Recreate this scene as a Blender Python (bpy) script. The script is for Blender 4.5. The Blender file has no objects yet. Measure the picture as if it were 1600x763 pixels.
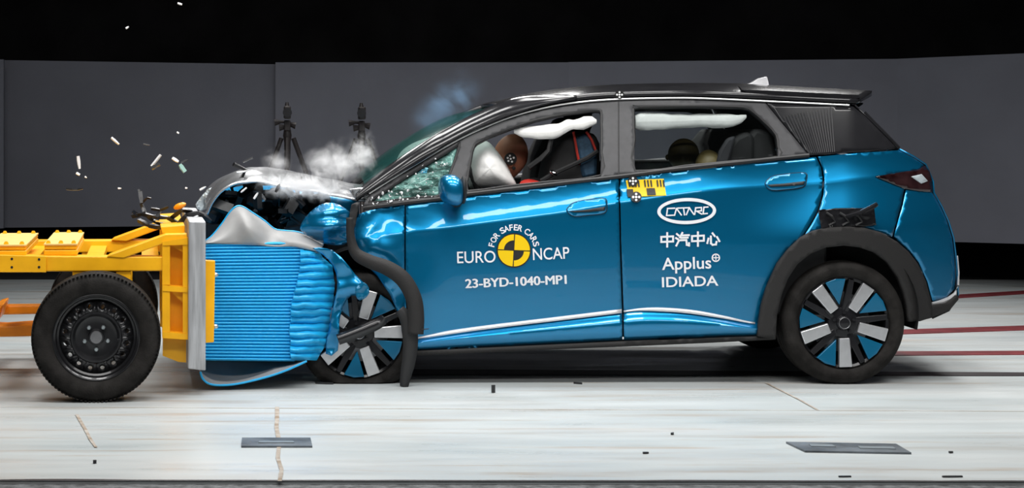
import bpy, bmesh, math, random
from mathutils import Vector, Matrix, noise, Euler
from mathutils.geometry import delaunay_2d_cdt
random.seed(7)
S = bpy.context.scene
COL = S.collection
PI = math.pi
# ------------------------------------------------------------------ camera
F, D, H, CX, CY = 2898.0, 9.5, 1.3013, 470.0, 205.0     # focal length in pixels, distance to the car side, eye height, principal point
cam = bpy.data.cameras.new('camera'); co = bpy.data.objects.new('camera', cam); COL.objects.link(co)
cam.sensor_width = 36; cam.lens = 36*F/1600
cam.shift_x = (800-CX)/1600; cam.shift_y = -(381.5-CY)/1600
cam.clip_start = .1; cam.clip_end = 200
co.location = (0, -D, H); co.rotation_euler = (PI/2, 0, 0)
S.camera = co
# ------------------------------------------------------------------ light
S.view_settings.view_transform = 'Standard'; S.view_settings.look = 'None'
S.view_settings.gamma = 1; S.view_settings.use_curve_mapping = False
S.view_settings.exposure = 0.0
try: S.cycles.volume_bounces = 3                               # light scatters a few times inside the smoke
except Exception: pass
wd = bpy.data.worlds.new('world'); S.world = wd; wd.use_nodes = True
wd.node_tree.nodes['Background'].inputs[0].default_value = (.55, .62, .75, 1)
wd.node_tree.nodes['Background'].inputs[1].default_value = .03
def area(name, loc, target, sx, sy, power, col=(1, .99, .97), spread=150):
    l = bpy.data.lights.new(name, 'AREA'); l.shape = 'RECTANGLE'; l.size = sx; l.size_y = sy
    l.energy = power; l.color = col; l.spread = math.radians(spread)
    o = bpy.data.objects.new(name, l); COL.objects.link(o); o.location = loc
    d = Vector(target)-Vector(loc); o.rotation_euler = d.to_track_quat('-Z', 'Y').to_euler(); return o
for _x in (-1.6, .15, 1.9, 3.65):
    area('overhead_and_added_lamp', (_x, -2.1, 4.6), (_x, -.3, .3), 1.2, .9, 40, spread=130)
    area('overhead_and_added_lamp', (_x, .8, 4.8), (_x, .8, .3), 1.2, 1.0, 36, spread=115)
for _x in (-.4, 1.7, 4.4):
    area('overhead_and_added_lamp', (_x, 3.7, 4.9), (_x*.7+.3, 3.0, 0), .9, 1.2, 28, spread=110)
    area('overhead_and_added_lamp', (_x, 6.0, 3.9), (_x*.7+.3, 1.4, 0), .8, .8, 20, spread=110)  # added back lamps to brighten the floor under the car and the smoke
area('overhead_and_added_lamp', (.6, -6.5, 5.2), (.9, 0, .5), 7, .8, 95, spread=120)
# ------------------------------------------------------------------ materials
MATS = {}
def mat(name, col, rough=.5, metal=0., coat=0., var=0., vs=8., bump=0., bs=40., spec=.5, alpha=1., trans=0., stretch=None, ior=1.45, col2=None):
    m = bpy.data.materials.new(name); m.use_nodes = True; MATS[name] = m
    nt = m.node_tree; b = nt.nodes['Principled BSDF']
    b.inputs['Base Color'].default_value = (*col, 1); b.inputs['Roughness'].default_value = rough
    b.inputs['Metallic'].default_value = metal; b.inputs['Coat Weight'].default_value = coat
    b.inputs['Coat Roughness'].default_value = .04; b.inputs['Specular IOR Level'].default_value = spec
    b.inputs['Alpha'].default_value = alpha; b.inputs['Transmission Weight'].default_value = trans; b.inputs['IOR'].default_value = ior
    tc = nt.nodes.new('ShaderNodeTexCoord'); src = tc.outputs['Object']
    if stretch:
        mp = nt.nodes.new('ShaderNodeMapping'); mp.inputs['Scale'].default_value = stretch
        nt.links.new(src, mp.inputs[0]); src = mp.outputs[0]
    if var or col2:
        n = nt.nodes.new('ShaderNodeTexNoise'); n.inputs['Scale'].default_value = vs; n.inputs['Detail'].default_value = 6
        nt.links.new(src, n.inputs['Vector'])
        r = nt.nodes.new('ShaderNodeValToRGB'); r.color_ramp.elements[0].position = .35; r.color_ramp.elements[1].position = .68
        c2 = col2 or tuple(min(1, c*(1+var)+var*.02) for c in col)
        c1 = col if col2 else tuple(c*(1-var) for c in col)
        r.color_ramp.elements[0].color = (*c1, 1); r.color_ramp.elements[1].color = (*c2, 1)
        nt.links.new(n.outputs['Fac'], r.inputs[0]); nt.links.new(r.outputs[0], b.inputs['Base Color'])
    if bump:
        n2 = nt.nodes.new('ShaderNodeTexNoise'); n2.inputs['Scale'].default_value = bs; n2.inputs['Detail'].default_value = 4
        nt.links.new(src, n2.inputs['Vector'])
        bp = nt.nodes.new('ShaderNodeBump'); bp.inputs['Strength'].default_value = bump; bp.inputs['Distance'].default_value = .01
        nt.links.new(n2.outputs['Fac'], bp.inputs['Height']); nt.links.new(bp.outputs[0], b.inputs['Normal'])
    return m
M = MATS
mat('blue_paint', (.0, .2, .42), .34, .75, .9, var=.04, vs=900)
mat('gloss_black', (.014, .014, .016), .14, 0, 0, var=.1, spec=.32)
mat('frame_grey', (.05, .05, .054), .55, var=.08, vs=30)
mat('black_plastic', (.018, .018, .019), .55, bump=.2, bs=300)
mat('arch_plastic', (.022, .021, .021), .65, spec=.35, bump=.25, bs=250)
mat('rubber', (.011, .0095, .0085), .75, spec=.25, var=.35, vs=14, bump=.25, bs=120)
mat('silver', (.74, .74, .75), .38, .45, var=.05)
mat('chrome', (.85, .87, .9), .12, 1.)
mat('spoke_silver', (.66, .66, .68), .3, .75, .3, var=.05, vs=30)
mat('spoke_blue', (.0, .13, .26), .35, .3, .5)
mat('disc_metal', (.25, .25, .26), .4, .9, var=.2)
mat('interior_black', (.012, .012, .013), .7, var=.2)
mat('seat_blue', (.03, .075, .13), .6, var=.2, vs=60)
mat('seat_piping', (.42, .03, .02), .5)
mat('airbag', (.95, .94, .92), .8, var=.05, vs=20, bump=.3, bs=25)
mat('dummy_brown', (.42, .17, .1), .55, var=.12, vs=12)
mat('dummy_olive', (.17, .13, .05), .45, var=.15)
mat('dummy_suit', (.03, .03, .035), .7, var=.2)
mat('red_cloth', (.6, .03, .02), .6, var=.1)
mat('white_mark', (.9, .9, .9), .5); mat('black_mark', (.01, .01, .01), .5)
mat('decal_white', (.86, .89, .92), .5); mat('decal_yellow', (.95, .62, .0), .45); mat('decal_black', (.02, .02, .02), .5)
mat('trolley_yellow', (.95, .45, .004), .42, 0, .1, var=.1, vs=7, bump=.06, bs=40)
mat('trolley_orange', (.86, .27, .005), .45, 0, .1, var=.15, vs=6)
mat('ballast_wood', (.83, .56, .19), .55, var=.08, vs=9)
mat('aluminium', (.5, .51, .53), .45, .55, var=.2, vs=6, stretch=(9, 9, .8), bump=.1, bs=30)
mat('honeycomb_blue', (.01, .4, .78), .42, .1, .2, var=.06, vs=5)
mat('sheet_grey', (.36, .36, .36), .5, .15, var=.12, vs=6)
mat('steel_black', (.015, .015, .017), .3, .3, .3, var=.2)
mat('nut_steel', (.5, .56, .58), .3, .8)
mat('engine_black', (.007, .008, .01), .4, .1, 0, var=.5, vs=20)
mat('amber', (.85, .3, .01), .3)
mat('tail_red', (.018, .003, .004), .12, 0, .6, var=.6, vs=10)
mat('lens_clear', (.75, .85, .9), .12, 0, .5, alpha=.45)
mat('shard_white', (.85, .85, .86), .3); mat('shard_black', (.02, .02, .022), .35)
mat('shard_glass', (.45, .72, .66), .2, 0, .5, alpha=.75)
mat('tripod_black', (.012, .008, .008), .5, var=.2)
mat('hatch_steel', (.12, .135, .15), .45, .4, var=.5, vs=5, bump=.3, bs=30)
mat('hatch_slot', (.25, .28, .3), .4, .4)
mat('hood_glare_metal', (.5, .51, .53), .27, .75, .5, var=.2, vs=5)  # pale base colour stands in for lamp glare on the bonnet
def glass(name, col, tint, rough=.02, dens=.12):
    m = bpy.data.materials.new(name); m.use_nodes = True; nt = m.node_tree; nt.nodes.clear(); MATS[name] = m
    o = nt.nodes.new('ShaderNodeOutputMaterial'); t = nt.nodes.new('ShaderNodeBsdfTransparent'); t.inputs[0].default_value = (*tint, 1)
    g = nt.nodes.new('ShaderNodeBsdfPrincipled'); g.inputs['Base Color'].default_value = (*col, 1); g.inputs['Roughness'].default_value = rough
    x = nt.nodes.new('ShaderNodeMixShader'); x.inputs[0].default_value = dens
    nt.links.new(t.outputs[0], x.inputs[1]); nt.links.new(g.outputs[0], x.inputs[2]); nt.links.new(x.outputs[0], o.inputs[0]); return m, nt, x
glass('window_glass', (.01, .012, .012), (.9, .92, .92), .0, .03)
def cracked(name, col, tint, scale, lo, hi, th):
    m, nt, x = glass(name, col, tint, .12, lo)
    tc = nt.nodes.new('ShaderNodeTexCoord'); v = nt.nodes.new('ShaderNodeTexVoronoi'); v.feature = 'DISTANCE_TO_EDGE'; v.inputs['Scale'].default_value = scale
    nt.links.new(tc.outputs['Object'], v.inputs['Vector'])
    mr = nt.nodes.new('ShaderNodeMapRange'); mr.inputs[1].default_value = 0; mr.inputs[2].default_value = th; mr.inputs[3].default_value = hi; mr.inputs[4].default_value = lo
    nt.links.new(v.outputs['Distance'], mr.inputs[0]); nt.links.new(mr.outputs[0], x.inputs[0])
cracked('windscreen_glass', (.02, .09, .085), (.84, .93, .91), 11, .34, .62, .012)
cracked('shattered_glass', (.3, .6, .54), (.4, .52, .5), 30, .5, .98, .07)
def patchy():
    m = M['shattered_glass']; nt = m.node_tree; x = [n for n in nt.nodes if n.type == 'MIX_SHADER'][0]; s = x.inputs[0].links[0].from_socket
    tc = nt.nodes.new('ShaderNodeTexCoord'); mp = nt.nodes.new('ShaderNodeMapping'); mp.inputs['Rotation'].default_value = (0, .75, 0); mp.inputs['Scale'].default_value = (3, 6, 11)
    n = nt.nodes.new('ShaderNodeTexNoise'); n.inputs['Scale'].default_value = 1.6; n.inputs['Detail'].default_value = 5; n.inputs['Roughness'].default_value = .7
    nt.links.new(tc.outputs['Object'], mp.inputs[0]); nt.links.new(mp.outputs[0], n.inputs['Vector'])
    r = nt.nodes.new('ShaderNodeMapRange'); r.inputs[1].default_value = .46; r.inputs[2].default_value = .58; r.inputs[3].default_value = .12; nt.links.new(n.outputs['Fac'], r.inputs[0])
    k = nt.nodes.new('ShaderNodeMath'); k.operation = 'MULTIPLY'; nt.links.new(s, k.inputs[0]); nt.links.new(r.outputs[0], k.inputs[1]); nt.links.new(k.outputs[0], x.inputs[0])
patchy()
def floor_material():
    m = mat('floor_paint', (.6, .63, .63), .32, spec=.4); nt = m.node_tree; b = nt.nodes['Principled BSDF']
    tc = nt.nodes.new('ShaderNodeTexCoord')
    def nz(sc, scale, det, a, bb, rough=.6):
        mp = nt.nodes.new('ShaderNodeMapping'); mp.inputs['Scale'].default_value = sc; nt.links.new(tc.outputs['Object'], mp.inputs[0])
        n = nt.nodes.new('ShaderNodeTexNoise'); n.inputs['Scale'].default_value = scale; n.inputs['Detail'].default_value = det; n.inputs['Roughness'].default_value = rough
        nt.links.new(mp.outputs[0], n.inputs['Vector'])
        r = nt.nodes.new('ShaderNodeMapRange'); r.inputs[1].default_value = a; r.inputs[2].default_value = bb; nt.links.new(n.outputs['Fac'], r.inputs[0]); return r.outputs[0]
    def mix(fac, A, B, k=1.):
        x = nt.nodes.new('ShaderNodeMix'); x.data_type = 'RGBA'; mu = nt.nodes.new('ShaderNodeMath'); mu.operation = 'MULTIPLY'; mu.inputs[1].default_value = k
        nt.links.new(fac, mu.inputs[0]); nt.links.new(mu.outputs[0], x.inputs[0])
        for s, i in ((A, 6), (B, 7)):
            if isinstance(s, tuple): x.inputs[i].default_value = (*s, 1)
            else: nt.links.new(s, x.inputs[i])
        return x.outputs[2]
    c = mix(nz((.25, 1.2, 1), 1.6, 4, .3, .7), (.45, .495, .505), (.535, .555, .555))
    c = mix(nz((.3, 1.7, 1), 2.6, 8, .54, .74), c, (.36, .335, .30), .65)
    c = mix(nz((.3, 4., 1), 2.2, 9, .55, .72, .7), c, (.36, .25, .16), .8)
    c = mix(nz((1.2, 9., 1), 4., 9, .68, .74, .75), c, (.17, .15, .14), .6)
    nt.links.new(c, b.inputs['Base Color'])
    nt.links.new(nz((.5, 3, 1), 3, 5, .2, .8), nt.nodes.new('ShaderNodeMath').inputs[0])
    r = nt.nodes.new('ShaderNodeMapRange'); r.inputs[3].default_value = .22; r.inputs[4].default_value = .5
    nt.links.new(nz((.4, 2.5, 1), 2, 6, .3, .7), r.inputs[0]); nt.links.new(r.outputs[0], b.inputs['Roughness'])
floor_material()
mat('asphalt', (.12, .125, .13), .75, var=.5, vs=25, bump=.5, bs=160)
mat('panel_grey', (.135, .138, .165), .85, var=.05, vs=2, bump=.1, bs=200)
mat('black_curtain', (.0035, .003, .004), .95, var=.4, vs=1.5)
mat('black_floor', (.006, .006, .007), .9, var=.3)
mat('red_paint', (.17, .02, .025), .4, var=.3, vs=6); mat('rail_dark', (.03, .022, .024), .5, .3)
mat('stain_brown', (.27, .2, .14), .7, vs=14, col2=(.5, .47, .43)); mat('seam_grey', (.36, .34, .31), .6, vs=3, col2=(.52, .53, .52))
# ------------------------------------------------------------------ helpers
def at(px, py, Y=0.):
    k = (D+Y)/F; return Vector(((px-CX)*k, Y, H+(CY-py)*k))
def kk(Y): return (D+Y)/F
WL = {}
def empty(name, loc):
    o = bpy.data.objects.new(name, None); o.empty_display_size = .2; COL.objects.link(o); o.location = loc; WL[o] = Vector(loc); return o
def tag(o, label=None, cat=None, group=None, kind=None):
    if label: o['label'] = label
    if cat: o['category'] = cat
    if group: o['group'] = group
    if kind: o['kind'] = kind
    return o
def thing(name, loc, label, cat, group=None): return tag(empty(name, loc), label, cat, group)
def mk(name, V, Fc, m, parent=None, smooth=True, th=0., off=-1., bev=0., sub=0, label=None, angle=40):
    V = [Vector(v) for v in V]
    lo = Vector([min(v[i] for v in V) for i in range(3)]); hi = Vector([max(v[i] for v in V) for i in range(3)]); c = (lo+hi)/2
    me = bpy.data.meshes.new(name); me.from_pydata([v-c for v in V], [], Fc); me.update()
    me.materials.append(M[m] if isinstance(m, str) else m)
    o = bpy.data.objects.new(name, me); COL.objects.link(o); WL[o] = c.copy()
    pl = WL[parent] if parent is not None else Vector((0, 0, 0))
    if parent is not None: o.parent = parent
    o.location = c-pl
    if smooth:
        me.shade_smooth()
        try: me.set_sharp_from_angle(angle=math.radians(angle))
        except Exception: pass
    if th:
        s = o.modifiers.new('thick', 'SOLIDIFY'); s.thickness = th; s.offset = off
    if bev:
        b = o.modifiers.new('bevel', 'BEVEL'); b.width = bev; b.segments = 2; b.limit_method = 'ANGLE'
    if sub:
        s = o.modifiers.new('sub', 'SUBSURF'); s.levels = sub; s.render_levels = sub
    if label: o['label'] = label
    return o
class MB:
    def __init__(s): s.v = []; s.f = []
    def add(s, V, Fc):
        n = len(s.v); s.v += [Vector(v) for v in V]; s.f += [tuple(i+n for i in f) for f in Fc]; return s
    def box(s, c, size, rot=None):
        R = (rot if isinstance(rot, Matrix) else Euler(rot or (0, 0, 0)).to_matrix()); x, y, z = [d/2 for d in size]
        P = [(-x, -y, -z), (x, -y, -z), (x, y, -z), (-x, y, -z), (-x, -y, z), (x, -y, z), (x, y, z), (-x, y, z)]
        return s.add([Vector(c)+R@Vector(p) for p in P], [(0, 3, 2, 1), (4, 5, 6, 7), (0, 1, 5, 4), (1, 2, 6, 5), (2, 3, 7, 6), (3, 0, 4, 7)])
    def bb(s, x0, x1, y0, y1, z0, z1): return s.box(((x0+x1)/2, (y0+y1)/2, (z0+z1)/2), (x1-x0, y1-y0, z1-z0))
    def prism(s, pts0, pts1):                                   # two matching 3D loops
        n = len(pts0)
        return s.add(list(pts0)+list(pts1), [tuple(range(n-1, -1, -1)), tuple(range(n, 2*n))]+[(i, (i+1) % n, n+(i+1) % n, n+i) for i in range(n)])
    def pprism(s, poly, Y0, Y1):                                # pixel outline at Y0, extruded straight back to Y1
        a = [at(x, y, Y0) for x, y in poly]; return s.prism(a, [Vector((p.x, Y1, p.z)) for p in a])
    def xprism(s, poly, Yr, Y0, Y1):                            # outline read at Yr, standing between Y0 and Y1
        a = [at(x, y, Yr) for x, y in poly]; return s.prism([Vector((p.x, Y0, p.z)) for p in a], [Vector((p.x, Y1, p.z)) for p in a])
    def tube(s, P, r, n=8, caps=True):
        P = [Vector(p) for p in P]; R = r if isinstance(r, (list, tuple)) else [r]*len(P); V = []; Fc = []
        up = Vector((.13, .31, .94))
        for i, p in enumerate(P):
            t = (P[min(i+1, len(P)-1)]-P[max(i-1, 0)]).normalized()
            if abs(t.dot(up)) > .95: up = Vector((.9, .3, .1))
            a = t.cross(up).normalized(); b = t.cross(a).normalized()
            for j in range(n):
                an = 2*PI*j/n; V.append(p+(a*math.cos(an)+b*math.sin(an))*R[i])
        for i in range(len(P)-1):
            for j in range(n): Fc.append((i*n+j, i*n+(j+1) % n, (i+1)*n+(j+1) % n, (i+1)*n+j))
        if caps: Fc += [tuple(range(n-1, -1, -1)), tuple(range((len(P)-1)*n, len(P)*n))]
        return s.add(V, Fc)
    def lathe(s, c, prof, n=48, close=False):                   # (r, y) profile about the Y axis
        V = []; Fc = []; m = len(prof)
        for j in range(n):
            a = 2*PI*j/n
            for r, y in prof: V.append(Vector(c)+Vector((r*math.cos(a), y, r*math.sin(a))))
        for j in range(n):
            k = (j+1) % n
            for i in range(m if close else m-1):
                q = (i+1) % m; Fc.append((j*m+i, k*m+i, k*m+q, j*m+q))
        return s.add(V, Fc)
    def ball(s, c, r, rot=None, n=20, m=12, fn=None):
        R = Euler(rot or (0, 0, 0)).to_matrix(); r = (r, r, r) if isinstance(r, (int, float)) else r; V = []; Fc = []
        for i in range(m+1):
            t = PI*i/m
            for j in range(n):
                a = 2*PI*j/n; p = Vector((math.sin(t)*math.cos(a), math.sin(t)*math.sin(a), math.cos(t)))
                if fn: p = fn(p)
                V.append(Vector(c)+R@Vector((p.x*r[0], p.y*r[1], p.z*r[2])))
        for i in range(m):
            for j in range(n): Fc.append((i*n+j, (i+1)*n+j, (i+1)*n+(j+1) % n, i*n+(j+1) % n))
        return s.add(V, Fc)
    def grid(s, rows):                                          # list of rows of points
        n = len(rows[0]); V = [p for r in rows for p in r]
        return s.add(V, [(i*n+j, i*n+j+1, (i+1)*n+j+1, (i+1)*n+j) for i in range(len(rows)-1) for j in range(n-1)])
    def build(s, name, m, parent=None, **k): return mk(name, s.v, s.f, m, parent, **k)
def interp(pts, x):
    if x <= pts[0][0]: return pts[0][1]
    for (a, b), (c, d) in zip(pts, pts[1:]):
        if x <= c: return b+(d-b)*(x-a)/(c-a)
    return pts[-1][1]
def curve(P, n):                                                # Catmull-Rom through n-dim points
    P = [Vector(p) if len(p) > 2 else Vector((p[0], p[1], 0)) for p in P]; out = []; m = len(P)-1
    for i in range(n):
        t = m*i/(n-1); k = min(int(t), m-1); u = t-k
        a, b, c, d = P[max(k-1, 0)], P[k], P[k+1], P[min(k+2, m)]
        out.append(.5*((2*b)+(c-a)*u+(2*a-5*b+4*c-d)*u*u+(3*b-a-3*c+d)*u**3))
    return out
def inside(p, poly):
    x, y = p; r = False; n = len(poly); j = n-1
    for i in range(n):
        xi, yi = poly[i]; xj, yj = poly[j]
        if (yi > y) != (yj > y) and x < (xj-xi)*(y-yi)/(yj-yi)+xi: r = not r
        j = i
    return r
def smooth_loop(poly, n=3):                                     # rounds an outline
    P = [Vector((x, y)) for x, y in poly]; out = []; m = len(P)
    for i in range(m):
        a, b, c, d = P[i-1], P[i], P[(i+1) % m], P[(i+2) % m]
        for k in range(n):
            u = k/n; q = .5*((2*b)+(c-a)*u+(2*a-5*b+4*c-d)*u*u+(3*b-a-3*c+d)*u**3); out.append((q.x, q.y))
    return out
def panel_mesh(poly, Yf, step=7, holes=(), lines=()):
    def dens(L):
        o = []
        for (a, b), (c, d) in zip(L, L[1:]+L[:1]):
            n = max(1, int(math.hypot(c-a, d-b)/step+.5)); o += [(a+(c-a)*i/n, b+(d-b)*i/n) for i in range(n)]
        return o
    V = []; E = []; loops = [dens(list(poly))]+[dens(list(h)) for h in holes]
    for L in loops:
        n = len(V); V += [Vector(p) for p in L]; E += [(n+i, n+(i+1) % len(L)) for i in range(len(L))]
    B = list(V); xs = [p[0] for p in poly]; ys = [p[1] for p in poly]
    y = min(ys)+step*.5; odd = 0
    cell = {}
    for Ln in lines:
        prev = None
        X0, X1 = max(min(xs), Ln[0][0])+1, min(max(xs), Ln[-1][0])-1; nn = max(2, int((X1-X0)/(step*.9)))
        for i in range(nn+1):
            q = (X0+(X1-X0)*i/nn, interp(Ln, X0+(X1-X0)*i/nn))
            ok = inside(q, poly) and not any(inside(q, h) for h in holes) and all((b.x-q[0])**2+(b.y-q[1])**2 > (step*.35)**2 for b in B)
            if ok:
                V.append(Vector(q)); 
                if prev is not None: E.append((prev, len(V)-1))
                prev = len(V)-1
            else: prev = None
        B = list(V)
    for b in B: cell.setdefault((int(b.x//step), int(b.y//step)), []).append(b)
    while y < max(ys):
        x = min(xs)+step*(.5 if odd else 0)
        while x < max(xs):
            if inside((x, y), poly) and not any(inside((x, y), h) for h in holes):
                ci, cj = int(x//step), int(y//step)
                if all((b.x-x)**2+(b.y-y)**2 > (step*.5)**2 for di in (-1, 0, 1) for dj in (-1, 0, 1) for b in cell.get((ci+di, cj+dj), ())): V.append(Vector((x, y)))
            x += step
        y += step*.87; odd ^= 1
    v, e, f, *_ = delaunay_2d_cdt(V, E, [], 0, 1e-4)
    T = []
    for t in f:
        c = sum((v[i] for i in t), Vector((0, 0)))/len(t)
        if inside((c.x, c.y), poly) and not any(inside((c.x, c.y), h) for h in holes):
            a, b, d = v[t[0]], v[t[1]], v[t[2]]; T.append(tuple(t) if (b-a).cross(d-a) < 0 else tuple(reversed(t)))
    used = sorted({i for t in T for i in t}); mp = {i: n for n, i in enumerate(used)}
    return [at(v[i].x, v[i].y, Yf(v[i].x, v[i].y)) for i in used], [tuple(mp[i] for i in t) for t in T]
def panel(name, poly, Yf, m, parent=None, step=7, holes=(), th=.006, lines=(), **k):
    V, T = panel_mesh(poly, Yf, step, holes, lines); return mk(name, V, T, m, parent, th=th, **k)
W = 1.77
def mirror(o, parent, name=None):                               # the same part on the far side of the car
    me = o.data.copy(); me.name = (name or o.name.split('.')[0])
    for v in me.vertices: v.co.y = -v.co.y
    me.flip_normals()
    c = bpy.data.objects.new(me.name, me); COL.objects.link(c); w = WL[o].copy(); w.y = W-w.y; WL[c] = w
    c.parent = parent; c.location = w-WL[parent]
    for md in o.modifiers:
        n = c.modifiers.new(md.name, md.type)
        for p in ('thickness', 'offset', 'width', 'segments', 'levels', 'render_levels'):
            if hasattr(md, p): setattr(n, p, getattr(md, p))
    if 'label' in o: c['label'] = o['label']
    return c
def text_px(s, x0, y0, hpx, wpx, ang=0., bold=0., fit=True, shear=0):   # text outline as flat triangles in pixel coordinates, left baseline at x0, y0
    c = bpy.data.curves.new('lettering', 'FONT'); c.body = s; c.offset = bold; c.resolution_u = 6; c.fill_mode = 'FRONT'
    o = bpy.data.objects.new('lettering', c); COL.objects.link(o)
    dg = bpy.context.evaluated_depsgraph_get(); me = bpy.data.meshes.new_from_object(o.evaluated_get(dg))
    V = [(v.co.x, v.co.y) for v in me.vertices]; Fc = [tuple(p.vertices) for p in me.polygons]
    bpy.data.objects.remove(o); bpy.data.curves.remove(c); bpy.data.meshes.remove(me)
    if not V: raise ValueError(s)
    xs = [v[0] for v in V]; ys = [v[1] for v in V]; sx = wpx/(max(xs)-min(xs)); sy = hpx/(max(ys)-min(0, 0)) if hpx else sx
    ca, sa = math.cos(ang), math.sin(ang); out = []
    for x, y in V:
        u, w = (x-min(xs))*sx, y*sy; u += shear*w; out.append((x0+u*ca+w*sa, y0+u*sa-w*ca))
    return out, Fc
# ------------------------------------------------------------------ the setting
def struct(name, mb, m, label=None, **k):
    o = mb.build(name, m, None, **k) if isinstance(mb, MB) else mb
    o['kind'] = 'structure'
    return o
yk = -2.60                                                      # front edge of the painted floor
b = MB(); b.add([(-6, yk+.03, 0), (9, yk-.05, 0), (9, 6.75, 0), (-6, 6.75, 0), (-6, yk+.03, -.12), (9, yk-.05, -.12), (9, 6.75, -.12), (-6, 6.75, -.12)],
    [(0, 1, 2, 3), (7, 6, 5, 4), (0, 4, 5, 1), (1, 5, 6, 2), (2, 6, 7, 3), (3, 7, 4, 0)])
struct('floor', b, 'floor_paint', smooth=False)
struct('floor', MB().bb(-8, 11, -9.3, yk+.05, -.12, -.012), 'asphalt', smooth=False)
struct('floor', MB().bb(-8, 11, 6.75, 10.5, -.12, -.004), 'black_floor', smooth=False)
e = MB()                                                        # ragged dark joint along the front edge
P = []; Q = []
for i in range(121):
    x = -6+15*i/120; y = yk+.03-.08*(x+6)/15
    P.append(Vector((x, y+.004+.03*max(0, noise.noise(Vector((x*1.7, 3, 1)))-.1)+.006*noise.noise(Vector((x*9, 1, 1))), .003))); Q.append(Vector((x, y-.006, .001)))
e.grid([Q, P]); struct('trim_1', e, 'rail_dark')
def floor_pt(px, py, z=.004): k = (H-z)/(py-CY); Y = k*F-D; return at(px, py, Y)
def floor_poly(L, z=.004, t=.004):
    a = [floor_pt(x, y, z) for x, y in L]; return MB().prism([p-Vector((0, 0, t)) for p in a], a)
def fstruct(name, L, m, z=.004): 
    o = floor_poly(L, z).build(name, m, None, smooth=False); o['kind'] = 'structure'; return o
fstruct('trim_2', [(-60, 636.2), (1700, 643.6), (1700, 642.7), (-60, 635.2)], 'seam_grey', .002)
fstruct('trim_3', [(640, 585.5), (1700, 587.4), (1700, 582.6), (640, 577.0)], 'rail_dark', .004)
fstruct('trim_4', [(1380, 523), (1700, 512.5), (1700, 505.5), (1380, 516)], 'red_paint')
fstruct('trim_5', [(1340, 555.5), (1700, 553.5), (1700, 547.8), (1340, 549.5)], 'red_paint')
fstruct('trim_6', [(1470, 467.5), (1700, 453), (1700, 448), (1470, 462)], 'red_paint')
# stripes of old tape left on the floor
def stripe(L, w0, label):
    P = []; Q = []
    for i, (x, y) in enumerate(L):
        for s in range(5):
            if i == len(L)-1 and s: break
            x2, y2 = L[min(i+1, len(L)-1)]; u = s/5; X, Y = x+(x2-x)*u, y+(y2-y)*u
            j = noise.noise(Vector((X*.3, Y*.25, 2)))*.5; w = w0*(.6+.4*(j+1)); P.append(floor_pt(X-w, Y, .0035)); Q.append(floor_pt(X+w, Y, .0035))
    o = MB().grid([P, Q]).build('tape_mark', 'stain_brown'); tag(o, label, 'tape mark'); return o
stripe([(433, 636), (433, 652), (432, 668), (435, 684), (436, 697), (434, 715), (440, 734), (437, 752)], 3.2, 'brown worn tape stripe running towards the camera across the short floor slot cover')
stripe([(120, 648), (128, 662), (134, 672), (141, 686), (150, 699)], 2.6, 'broken brown tape stripe on the floor in front of the big black trolley wheel')
stripe([(1196, 598), (1220, 610), (1250, 625), (1278, 641)], 1.8, 'slanting brown scuff stripe on the floor beside the rear wheel')
def cover(L, slots, label, name='floor_cover'):
    t = floor_poly(L, .008, .008); o = t.build(name, 'hatch_steel', None, smooth=False); tag(o, label, 'floor cover')
    for s in slots: floor_poly(s, .011, .004).build('slot', 'hatch_slot', o, smooth=False)
    return o
cover([(378, 684), (485, 684), (488, 697), (377, 697)], [[(405, 689), (458, 689), (460, 691.5), (404, 691.5)]], 'short dark steel slot cover let into the white floor on the left')
cover([(1228, 690.5), (1400, 693.5), (1424, 707.5), (1258, 704.5)], [[(1264, 694), (1300, 694.6), (1306, 698), (1268, 697.4)], [(1340, 697), (1395, 698), (1400, 701.4), (1344, 700.4)]], 'long steel cover plate let into the white floor below the rear wheel')
# backdrop of grey panels, black beyond and above
def backpanel(name, x0, x1, t0, t1, b0, b1, Y0, Y1):
    def L(dy): return [at(x0, b0, Y0)+Vector((0, dy, 0)), at(x1, b1, Y1)+Vector((0, dy, 0)), at(x1, t1, Y1)+Vector((0, dy, 0)), at(x0, t0, Y0)+Vector((0, dy, 0))]
    return struct(name, MB().prism(L(0), L(.06)), 'panel_grey', smooth=False)
backpanel('wall_left', -300, 5.5, 85, 93, 372, 357, 6.2, 7.0)
backpanel('wall_left', 7, 432, 94, 100.5, 356, 352, 7.3, 6.9)
backpanel('wall_back', 430.5, 889.5, 97.5, 97.5, 355, 352, 6.8, 6.8)
backpanel('wall_back', 888.5, 1403, 97, 92, 356, 376, 6.8, 6.5)
backpanel('wall_right', 1402, 2000, 92, 66, 376, 392, 6.5, 4.4)
struct('wall_far', MB().bb(-9, 12, 10.4, 10.5, -.1, 6), 'black_curtain', smooth=False)
struct('ceiling', MB().bb(-9, 12, -10, 10.5, 6, 6.1), 'black_curtain', smooth=False)
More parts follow.
